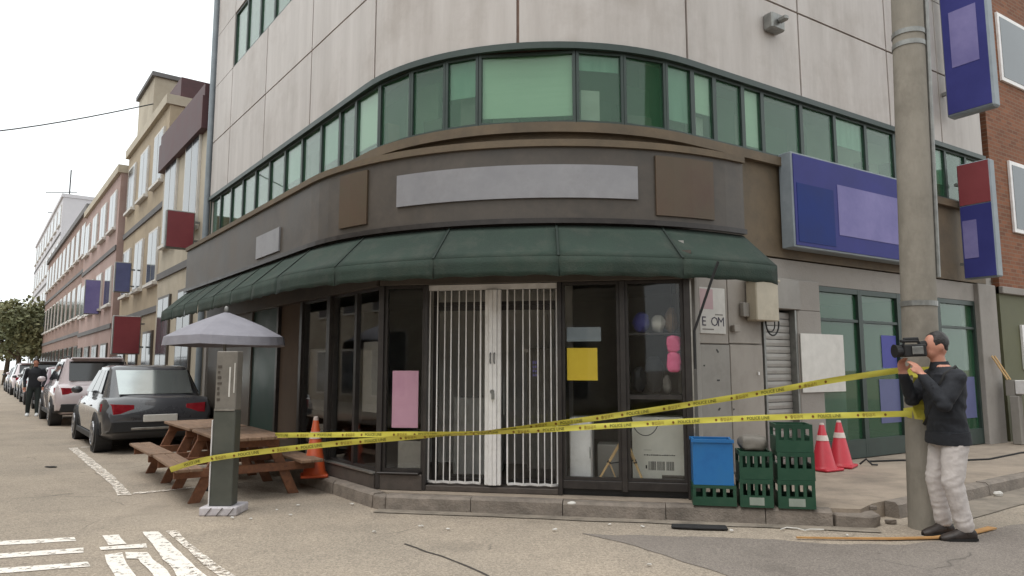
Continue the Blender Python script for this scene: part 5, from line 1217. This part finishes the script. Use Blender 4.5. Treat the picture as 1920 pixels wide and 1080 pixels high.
# ================================================================== CARS
def make_car(label, paint, kind, group):
    t = thing('parked_car', label, 'car', (0, 0, 0), 0, group)
    suv = kind == 'suv'
    Ln, W, Hh = (4.6, 1.86, 1.70) if suv else (4.5, 1.80, 1.48)
    hw = W / 2; bz = 1.05 if suv else 0.93; cl = 0.24 if suv else 0.18
    st = [(0.0, 0.42, bz - 0.28, 0.86), (0.06, 0.34, bz - 0.10, 0.93), (0.22, cl + 0.06, bz + 0.0, 0.97), (0.7, cl, bz + 0.01, 1.0), (1.6, cl, bz, 1.0), (2.7, cl, bz - 0.01, 1.0), (3.4, cl, bz - 0.04, 0.99), (Ln - 0.55, cl, bz - 0.12, 0.96), (Ln - 0.16, cl + 0.05, bz - 0.24, 0.90), (Ln, 0.38, bz - 0.42, 0.78)]
    rings = []
    for x, z0, zt, k in st:
        h = hw * k; zm = (z0 + zt) / 2 + 0.06
        half = [(0.80 * h, z0), (0.97 * h, z0 + 0.08), (h, zm), (0.985 * h, zt - 0.10), (0.93 * h, zt - 0.015), (0.60 * h, zt + 0.02)]
        rings.append([(x, y, z) for y, z in half] + [(x, -y, z) for y, z in reversed(half)])
    rings = [list(reversed(r)) for r in rings]
    b = MB(); b.loft(rings); body = b.build('body', M[paint], t, world=False, smooth=True)
    x0b, x1b, x0t, x1t = (0.12, 3.55, 0.42, 2.35) if suv else (0.30, 3.45, 1.05, 2.45)
    def outline(f, grow=0.0):
        xa = x0b + (x0t - x0b) * f - grow; xb = x1b + (x1t - x1b) * f + grow; hh = hw * (0.93 - 0.20 * f) + grow; n = 40; out = []
        for j in range(n):
            a = 2 * math.pi * j / n; c, s = math.cos(a), math.sin(a); e = 2 / 5.5
            out.append(((xa + xb) / 2 + (xb - xa) / 2 * math.copysign(abs(c) ** e, c), hh * math.copysign(abs(s) ** e, s)))
        return out
    zc = lambda f: bz - 0.03 + (Hh - bz + 0.03) * f
    c = MB(); c.loft([[(x, y, zc(f)) for x, y in outline(f)] for f in (0, 0.12, 0.5, 0.9, 0.97)] + [[((x - (x0t + x1t) / 2) * 0.9 + (x0t + x1t) / 2, y * 0.88, Hh + 0.012) for x, y in outline(1.0)], [((x - (x0t + x1t) / 2) * 0.5 + (x0t + x1t) / 2, y * 0.5, Hh + 0.03) for x, y in outline(1.0)]])
    c.build('cabin', M[paint], t, world=False, smooth=True)
    g_ = 0.008
    def xr(f): return x0b + (x0t - x0b) * f
    def xf(f): return x1b + (x1t - x1b) * f
    def hy(f): return hw * (0.93 - 0.20 * f)
    f0, f1 = 0.16, 0.88
    w_ = MB(); w_.ob((xr(f0) - g_, -hy(f0) * 0.74, zc(f0)), (0, hy(f0) * 1.48, 0), (xr(f1) - xr(f0), 0, zc(f1) - zc(f0)), (-0.004, 0, 0)); w_.build('rear_window', M['carglass' if suv else 'carfilm'], t, world=False)
    w_ = MB(); w_.ob((xf(f0) + g_, -hy(f0) * 0.74, zc(f0)), (0, hy(f0) * 1.48, 0), (xf(f1) - xf(f0), 0, zc(f1) - zc(f0)), (0.004, 0, 0)); w_.build('windscreen', M['carglass'], t, world=False)
    for s in (-1, 1):
        span = [(0.13, 0.30), (0.32, 0.56), (0.58, 0.86)] if suv else [(0.16, 0.30), (0.32, 0.58), (0.60, 0.86)]
        for a, b_ in span:
            q = []
            for f, k in ((f0, a), (f0, b_), (f1, min(b_, 0.84)), (f1, max(a, 0.16))): q.append(Vector((xr(f) + (xf(f) - xr(f)) * k, s * (hy(f) + 0.006), zc(f))))
            w_ = MB(); i = [p + Vector((0, -s * 0.005, 0)) for p in q]; w_.loft([i, q] if s < 0 else [q, i]); w_.build('side_window', M['carglass'], t, world=False)
        # lights, mirror, handles
        l_ = MB(); z_ = bz - 0.24; l_.loft([[(-0.004 + 0.03, s * hw * 0.46, z_), (0.026, s * hw * 0.46, z_ + 0.13), (0.0, s * hw * 0.80, z_ + 0.15), (0.0, s * hw * 0.80, z_ - 0.02)], [(0.30, s * hw * 0.46, z_), (0.30, s * hw * 0.46, z_ + 0.13), (0.30, s * hw * 0.985, z_ + 0.15), (0.30, s * hw * 0.985, z_ + 0.02)]]); l_.build('taillight', M['taillight'], t, world=False)
        l_ = MB(); l_.ell((Ln - 0.20, s * hw * 0.66, bz - 0.34), (0.16, 0.16, 0.07), 12, 8); l_.build('headlight', M['silver'], t, world=False, smooth=True)
        l_ = MB(); l_.ell((2.75, s * (hw + 0.09), bz + 0.10), (0.06, 0.10, 0.075), 12, 8); l_.build('mirror', M[paint], t, world=False, smooth=True)
        for x in (1.35, 2.35):
            l_ = MB(); l_.box(x, x + 0.18, s * hw * 0.985 - 0.015, s * hw * 0.985 + 0.022, bz - 0.17, bz - 0.14); l_.build('door_handle', M[paint], t, world=False, bevel=0.008)
        l_ = MB(); l_.box(0.95, 3.35, s * hw - 0.02, s * hw + 0.004, cl + 0.02, cl + 0.13); l_.build('side_skirt', M['carblack'], t, world=False, bevel=0.01)
        rw = 0.35 if suv else 0.32
        for x in (0.78, Ln - 0.86):
            a_ = MB(); a_.loft([[(x + (rw + 0.05) * math.cos(2 * math.pi * j / 24), s * (hw - 0.25), rw + (rw + 0.05) * math.sin(2 * math.pi * j / 24)) for j in range(24)], [(x + (rw + 0.05) * math.cos(2 * math.pi * j / 24), s * (hw + 0.006), rw + (rw + 0.05) * math.sin(2 * math.pi * j / 24)) for j in range(24)]]); a_.build('wheel_arch', M['carblack'], t, world=False)
            wh = MB(); prof = [(0.0, 0.20), (rw * 0.62, 0.20), (rw * 0.90, 0.215), (rw, 0.17), (rw, 0.04), (rw * 0.92, 0.0), (0.0, 0.0)]
            wh.loft([[(x + max(r_, 0.004) * math.cos(2 * math.pi * j / 24), s * (hw + 0.02 - 0.22 + y), rw + max(r_, 0.004) * math.sin(2 * math.pi * j / 24)) for j in range(24)] for r_, y in prof]); wo_ = wh.build('wheel', M['rubber'], t, world=False, smooth=True)
            rm_ = MB()
            for k in range(5):
                a = 2 * math.pi * k / 5 + 0.3; rm_.bar((x, s * (hw + 0.021), rw), (x + rw * 0.60 * math.cos(a), s * (hw + 0.021), rw + rw * 0.60 * math.sin(a)), 0.05, 0.02, up=(0, 1, 0))
            rm_.tube([(x + rw * 0.60 * math.cos(2 * math.pi * j / 20), s * (hw + 0.019), rw + rw * 0.60 * math.sin(2 * math.pi * j / 20)) for j in range(21)], 0.018, 6); rm_.build('rim', M['rim'], wo_, world=False)
    b = MB(); b.loft([[(-0.02, y, z) for y, z in ((-hw * 0.80, 0.36), (hw * 0.80, 0.36), (hw * 0.82, 0.56), (-hw * 0.82, 0.56))], [(0.30, y, z) for y, z in ((-hw * 0.985, 0.32), (hw * 0.985, 0.32), (hw * 0.985, 0.55), (-hw * 0.985, 0.55))]]); b.build('rear_bumper', M['carblack'], t, world=False, bevel=0.02)
    b = MB(); b.box(-0.035, 0.02, -0.27, 0.27, bz - 0.40, bz - 0.28); b.build('number_plate', M['offwhite'], t, world=False, bevel=0.006)
    b = MB(); b.box(-0.03, 0.05, -hw * 0.5, hw * 0.5, 0.40, 0.44); b.build('bumper_trim', M['silver'], t, world=False, bevel=0.008)
    if suv:
        b = MB(); b.box(0.24, 0.52, -hw * 0.62, hw * 0.62, Hh - 0.02, Hh + 0.02); b.build('roof_spoiler', M[paint], t, world=False, bevel=0.01)
        for s in (-1, 1):
            b = MB(); b.tube([(0.6, s * hw * 0.62, Hh + 0.0), (0.7, s * hw * 0.62, Hh + 0.06), (2.2, s * hw * 0.62, Hh + 0.05), (2.3, s * hw * 0.62, Hh)], 0.018, 8); b.build('roof_rail', M['carblack'], t, world=False)
    return t
hd = math.atan2(dL.y, dL.x); cg = 'cars parked along the left street'
def place(c, x, y): c.location = (x, y, 0); c.rotation_euler.z = hd
sedan = make_car('dark grey car parked behind the picnic tables, nearest of the row', 'cardark', 'sedan', cg); place(sedan, -6.12, 12.25)
suv = make_car('pearl white sport utility vehicle parked behind the dark grey car', 'carwhite', 'suv', cg); place(suv, -10.57, 17.86)
c3 = make_car('dark red car parked beyond the white vehicle, by the pedestrian', 'carred', 'sedan', cg); place(c3, -14.35, 22.95)
c4 = make_car('silver car parked fourth along the left street', 'carsilver', 'suv', cg); place(c4, -18.2, 27.85)
c5 = copy_tree(sedan); c5['label'] = 'dark grey car far down the left street, fifth of the row'; place(c5, -22.0, 32.8)
c6 = copy_tree(suv); c6['label'] = 'white vehicle far down the left street, sixth of the row'; place(c6, -25.9, 37.8)
c7 = copy_tree(sedan); c7['label'] = 'dark car at the far end of the parked row'; place(c7, -29.8, 42.8)

# ================================================================== PEOPLE
def fuse(mb, voxel, smooth_it=4):
    """one continuous skin over the overlapping limb shapes"""
    o = bpy.data.objects.new('tmp', mb.mesh('tmp', M['skin'])); TMP.collection.objects.link(o)
    r = o.modifiers.new('r', 'REMESH'); r.mode = 'VOXEL'; r.voxel_size = voxel
    s = o.modifiers.new('s', 'SMOOTH'); s.factor = 0.5; s.iterations = smooth_it
    with bpy.context.temp_override(scene=TMP, view_layer=TMP.view_layers[0]): dg = bpy.context.evaluated_depsgraph_get()
    me = bpy.data.meshes.new_from_object(o.evaluated_get(dg))
    bpy.data.objects.remove(o); return me
def limb(mb, pts, rads, n=14, sub=4):
    """tapered limb with rounded ends through joints"""
    P_ = [Vector(p) for p in pts]; path, rr = [], []
    for i in range(len(P_) - 1):
        for k in range(sub): f = k / sub; path.append(P_[i].lerp(P_[i + 1], f)); rr.append(rads[i] + (rads[i + 1] - rads[i]) * f)
    path.append(P_[-1]); rr.append(rads[-1]); mb.tube(path, rr, n)
    mb.ell(P_[0], (rads[0],) * 3, 12, 8); mb.ell(P_[-1], (rads[-1],) * 3, 12, 8)
    for p, r in zip(P_[1:-1], rads[1:-1]): mb.ell(p, (r,) * 3, 12, 8)
def torso(mb, secs, n=20):
    mb.loft([[(cx + rx * math.copysign(abs(math.cos(2 * math.pi * j / n)) ** 0.85, math.cos(2 * math.pi * j / n)), cy + ry * math.copysign(abs(math.sin(2 * math.pi * j / n)) ** 0.85, math.sin(2 * math.pi * j / n)), z) for j in range(n)] for cx, cy, z, rx, ry in secs])
def hand(mb, wrist, fwd, up, side, curl=0.6, k=1.0):
    """palm, four bent fingers of unequal length and a thumb from the side of the palm"""
    wv, f, u, s = Vector(wrist), Vector(fwd).normalized(), Vector(up).normalized(), Vector(side).normalized()
    for a in range(4):
        o = (a - 1.5) * 0.019; mb.tube([wv + s * o * 0.6, wv + f * 0.05 + s * o, wv + f * 0.09 * k + s * o], [0.015, 0.0155, 0.012], 8)
    for a, ln in enumerate((0.066, 0.076, 0.072, 0.056)):
        o = (a - 1.5) * 0.020; b0 = wv + f * 0.088 + s * o; d1 = (f * math.cos(curl) + u * math.sin(curl)); d2 = (f * math.cos(curl * 2.4) + u * math.sin(curl * 2.4))
        mb.tube([b0, b0 + d1 * ln * 0.5, b0 + d1 * ln * 0.5 + d2 * ln * 0.55], [0.0098, 0.0092, 0.0078], 7)
    b0 = wv + f * 0.03 - s * 0.03; d1 = (f * 0.6 - s * 0.75 + u * 0.3).normalized(); mb.tube([b0, b0 + d1 * 0.04, b0 + d1 * 0.04 + (f * 0.8 + u * 0.55).normalized() * 0.035], [0.014, 0.0115, 0.009], 7)
def boot(mb, ankle, yaw, ln=0.28, w_=0.052):
    x, y, z = ankle; c, s = math.cos(yaw), math.sin(yaw)
    prof = [(-0.075, 0.036, 0.085), (-0.03, 0.045, 0.125), (0.03, 0.046, 0.115), (0.09, 0.050, 0.080), (0.15, 0.050, 0.062), (0.185, 0.040, 0.050), (0.205, 0.022, 0.036)]
    rings = []
    for d, hw_, h in prof:
        d *= ln / 0.28; sec = []
        for j in range(12):
            a = 2 * math.pi * j / 12; yy = hw_ * math.cos(a); zz = max(0.0, h / 2 + h / 2 * math.sin(a) * (1.0 if math.sin(a) > 0 else 1.35))
            sec.append((x + c * d - s * yy, y + s * d + c * yy, z + zz))
        rings.append(sec)
    mb.loft(rings)
def paint_regions(me, rules, mats):
    me.materials.clear()
    for m_ in mats: me.materials.append(m_)
    for p in me.polygons: p.use_smooth = True; p.material_index = rules(p.center)

# ---- man filming, knees a little bent, facing left
mx_, my_ = 3.86, 6.15
man = thing('person', 'man in dark jacket and beige trousers filming with a camera by the pole', 'person', (3.78, 6.15, 0))
b = MB()
torso(b, [(3.865, 6.15, 0.78, 0.105, 0.155), (3.875, 6.15, 0.86, 0.135, 0.185), (3.865, 6.15, 0.96, 0.130, 0.180), (3.865, 6.15, 1.08, 0.130, 0.178), (3.875, 6.15, 1.22, 0.138, 0.190), (3.88, 6.15, 1.33, 0.130, 0.200), (3.875, 6.15, 1.40, 0.105, 0.185), (3.868, 6.15, 1.45, 0.075, 0.11), (3.855, 6.15, 1.485, 0.060, 0.065)])
limb(b, [(3.865, 6.06, 0.82), (3.80, 6.045, 0.48), (3.860, 6.04, 0.12)], [0.108, 0.082, 0.066]); limb(b, [(3.875, 6.24, 0.82), (3.79, 6.265, 0.48), (3.820, 6.27, 0.12)], [0.108, 0.080, 0.064])
limb(b, [(3.88, 5.965, 1.37), (3.735, 5.935, 1.145), (3.645, 6.045, 1.375)], [0.075, 0.058, 0.044]); limb(b, [(3.88, 6.335, 1.37), (3.70, 6.355, 1.17), (3.585, 6.245, 1.40)], [0.075, 0.058, 0.044])
limb(b, [(3.86, 6.15, 1.44), (3.845, 6.15, 1.56)], [0.062, 0.058])
b.ell((3.845, 6.15, 1.645), (0.095, 0.077, 0.118), 20, 14); b.ell((3.815, 6.15, 1.590), (0.066, 0.060, 0.062), 16, 10)       # skull, jaw
b.ell((3.745, 6.15, 1.625), (0.020, 0.013, 0.024), 10, 8); b.ell((3.766, 6.15, 1.585), (0.016, 0.024, 0.010), 10, 6)        # nose, lips
for s in (-1, 1): b.ell((3.850, 6.15 + s * 0.078, 1.632), (0.020, 0.010, 0.032), 10, 8)                                        # ears
hand(b, (3.640, 6.05, 1.385), (-0.35, 0.25, 1.0), (-0.3, 1.0, 0.2), (1, 0.3, 0), 0.5); hand(b, (3.580, 6.24, 1.41), (-0.2, -0.25, 1.0), (0.3, -1.0, 0.2), (-1, -0.2, 0), 0.5)
me = fuse(b, 0.0085, 4)
HAIR = lambda p: p.z > 1.60 and (p.x - 3.845) > -0.055 + 0.25 * max(0.0, 1.73 - p.z) and p.z > 1.60
def reg(p):
    if p.z > 1.46 and (Vector((p.x - 3.84, p.y - 6.15)).length < 0.125): return 2
    if p.x < 3.675 and p.z > 1.405 and p.y > 5.9: return 2
    if p.z < 0.835: return 1
    return 0
nrm = [v.normal.copy() for v in me.vertices]
for v, nv in zip(me.vertices, nrm):      # cloth folds: ridges that wrap round the limbs
    p = v.co.copy()
    if p.z < 0.83:
        k = 0.4 + 1.0 * math.exp(-((p.z - 0.50) / 0.10) ** 2) + 1.3 * math.exp(-((p.z - 0.16) / 0.09) ** 2) + 0.7 * math.exp(-((p.z - 0.76) / 0.08) ** 2)
        r_ = 1 - 2 * abs(noise.noise(Vector((p.x * 5 + p.z * 3, p.y * 5, p.z * 17 - p.x * 9)))); a = 0.0042 * k * r_ + 0.0015 * noise.noise(p * 30)
    elif p.z < 1.40 and p.x > 3.66:
        r_ = 1 - 2 * abs(noise.noise(Vector((p.x * 6, p.y * 6 + p.z * 4, p.z * 10 + p.x * 7)))); a = 0.009 * r_ + 0.003 * noise.noise(p * 26)
    else: a = 0
    if a: v.co = p + nv * a
paint_regions(me, reg, [M['jacket'], M['trousers'], M['skin']])
for v in me.vertices: v.co -= man.location
bo = bpy.data.objects.new('body', me); col.objects.link(bo); bo.parent = man
b = MB()
b.ell((3.862, 6.15, 1.672), (0.096, 0.085, 0.104), 20, 14)
for v in b.v: v += noise.noise_vector(v * 30) * 0.010
me = fuse(b, 0.008, 2)
for v in me.vertices: v.co -= man.location
paint_regions(me, lambda p: 0, [M['hair']]); o = bpy.data.objects.new('hair', me); col.objects.link(o); o.parent = man
for an, yw in (((3.860, 6.04, 0.0045), math.pi - 0.12), ((3.820, 6.27, 0.0045), math.pi + 0.10)):
    b = MB(); boot(b, an, yw); limb(b, [(an[0], an[1], 0.07), (an[0] - 0.0, an[1], 0.15)], [0.05, 0.052]); b.build('boot', M['boot'], man, smooth=True)
    b = MB(); c, s = math.cos(yw), math.sin(yw)
    sole = [(-0.08, -0.038), (0.05, -0.045), (0.15, -0.052), (0.205, -0.02), (0.205, 0.02), (0.15, 0.052), (0.05, 0.045), (-0.08, 0.038)]
    b.prism([(an[0] + c * d - s * e, an[1] + s * d + c * e) for d, e in sole], 0.006, 0.026); b.build('sole', M['ink'], man)
b = MB(); torso(b, [(3.868, 6.15, 0.795, 0.150, 0.200), (3.866, 6.15, 0.815, 0.153, 0.203), (3.866, 6.15, 0.90, 0.146, 0.196)]); 
for v in b.v: v += noise.noise_vector(v * 8) * 0.012
b.build('jacket_hem', M['jacket'], man, smooth=True)
b = MB(); b.lathe([(0.082, 1.435), (0.078, 1.47), (0.068, 1.505), (0.060, 1.502), (0.066, 1.44)], (3.862, 6.15, 0), 20); b.build('collar', M['jacket'], man, smooth=True)
b = MB(); b.tube([(3.96, 6.02, 1.40), (3.90, 5.985, 1.46), (3.80, 5.99, 1.40), (3.745, 6.06, 1.22), (3.735, 6.16, 1.05), (3.745, 6.28, 0.95)], 0.014, 6, flat=0.3); b.build('strap', M['ink'], man, smooth=True)
# camera in his hands
vc = thing('video_camera', 'black video camera held up to the face of the man', 'camera', (3.62, 6.15, 1.47))
b = MB(); b.box(3.535, 3.735, 6.095, 6.205, 1.555, 1.665); b.build('camera_body', M['black'], vc, bevel=0.012, seg=2)
b = MB(); b.tube([(3.535, 6.15, 1.61), (3.50, 6.15, 1.61)], [0.046, 0.050], 18); b.build('lens', M['carblack'], vc)
b = MB(); b.tube([(3.503, 6.15, 1.61), (3.475, 6.15, 1.61)], [0.052, 0.060], 18); b.build('lens_hood', M['black'], vc)
b = MB(); b.tube([(3.70, 6.15, 1.66), (3.755, 6.15, 1.665)], [0.026, 0.030], 14); b.build('eyecup', M['rubber'], vc)
b = MB(); b.tube([(3.56, 6.15, 1.66), (3.57, 6.15, 1.715), (3.69, 6.15, 1.715), (3.70, 6.15, 1.66)], 0.012, 8); b.build('handle', M['black'], vc)
b = MB(); b.tube([(3.66, 6.10, 1.69), (3.51, 6.10, 1.695)], 0.013, 10); b.build('microphone', M['rubber'], vc)
b = MB(); b.box(3.60, 3.70, 6.085, 6.094, 1.575, 1.645); b.build('side_screen', M['steel'], vc, bevel=0.004)

man.location.x -= 0.035; vc.location.x -= 0.035
_lean = Matrix.Rotation(R(-2.2), 3, 'Y'); vc.location = man.location + _lean @ (vc.location - man.location)     # he leans a little towards the pole
man.rotation_euler.y = vc.rotation_euler.y = R(-2.2)

# ---- pedestrian far down the left street
ped = thing('person', 'pedestrian in dark clothes and white shoes standing by the parked cars', 'person', (-14.6, 21.4, 0))
b = MB()
torso(b, [(0, 0, 0.80, 0.10, 0.15), (0, 0, 0.92, 0.125, 0.175), (0, 0, 1.10, 0.125, 0.165), (0, 0, 1.30, 0.13, 0.19), (0, 0, 1.40, 0.10, 0.18), (0, 0, 1.46, 0.06, 0.08)])
limb(b, [(0, -0.09, 0.85), (0.03, -0.12, 0.48), (-0.05, -0.13, 0.10)], [0.10, 0.075, 0.058]); limb(b, [(0, 0.09, 0.85), (0.06, 0.11, 0.48), (0.10, 0.12, 0.10)], [0.10, 0.075, 0.058])
limb(b, [(0, -0.20, 1.38), (-0.04, -0.26, 1.12), (0.06, -0.24, 0.88)], [0.065, 0.05, 0.04]); limb(b, [(0, 0.20, 1.38), (-0.02, 0.27, 1.12), (0.10, 0.22, 0.92)], [0.065, 0.05, 0.04])
limb(b, [(0, 0, 1.44), (0.01, 0, 1.54)], [0.058, 0.055]); b.ell((0.015, 0, 1.625), (0.092, 0.075, 0.115), 16, 12); b.ell((0.10, 0, 1.60), (0.018, 0.012, 0.022), 8, 6)
hand(b, (0.06, -0.24, 0.87), (0.1, 0, -1), (1, 0, 0), (0, 1, 0), 0.4); hand(b, (0.10, 0.22, 0.91), (0.1, 0, -1), (1, 0, 0), (0, -1, 0), 0.4)
me = fuse(b, 0.012, 3)
paint_regions(me, lambda p: 2 if p.z > 1.49 or (p.z < 0.87 and p.z > 0.66 and abs(p.y) > 0.195) else (1 if p.z < 0.86 else 0), [M['jacket'], M['cloth_dark'], M['skin']])
o = bpy.data.objects.new('body', me); col.objects.link(o); o.parent = ped; ped.rotation_euler.z = R(-60)
b = MB(); b.ell((0.0, 0, 1.655), (0.098, 0.083, 0.100), 16, 12); b.build('hair', M['hair'], ped, world=False, smooth=True)
for an in ((-0.05, -0.13, 0.0), (0.10, 0.12, 0.0)):
    b = MB(); boot(b, an, 0.0); b.build('shoe', M['shoe_white'], ped, world=False, smooth=True)

# ================================================================== ACROSS THE STREET (unseen buildings, added for light and reflections)
def opposite(label, x0, x1, yf, h, mat, floors, fr=None):
    w0 = x1 - x0; fr = fr or Frame((x0, yf), (1, 0), (0, 1))
    t = thing('street_building', label, 'building', fr.p(w0 / 2, -4, 0))
    fbox(fr, 0, w0, -8, 0, 0, h, 'wall', M[mat], t); fbox(fr, -0.05, w0 + 0.05, -8.05, 0.12, h + 0.002, h + 0.3, 'parapet', M['slate'], t); fh = h / floors; n = int(w0 / 2.4)
    for f in range(floors):
        for k in range(n):
            a = w0 * (k + 0.2) / n; b = w0 * (k + 0.8) / n; w_ = fbox(fr, a, b, 0.002, 0.06, f * fh + (0.3 if f == 0 else 0.9), f * fh + fh - 0.55, 'window', M['offwhite'], t)
            fbox(fr, a + 0.08, b - 0.08, 0.0605, 0.066, f * fh + (0.38 if f == 0 else 0.98), f * fh + fh - 0.63, 'pane', M['glass_far'], w_)
opposite('unseen cream building added behind the photographer for reflections', -15.0, -3.0, -9.0, 7.0, 'cream', 2)
opposite('unseen grey building added behind the photographer for reflections', 0.5, 16.0, -8.0, 8.5, 'render', 3)
for s0_, s1_, h_, mt_, lb_ in ((-3.0, 9.0, 7.2, 'tan', 'unseen tan building added across the left street for reflections'), (9.5, 26.0, 8.4, 'cream', 'unseen cream building added across the left street for reflections')):
    opposite(lb_, s0_, s1_, 0, h_, mt_, 3, Frame(FL.p(s1_, 9.5, 0), -dL, -nL))
bpy.data.scenes.remove(TMP)
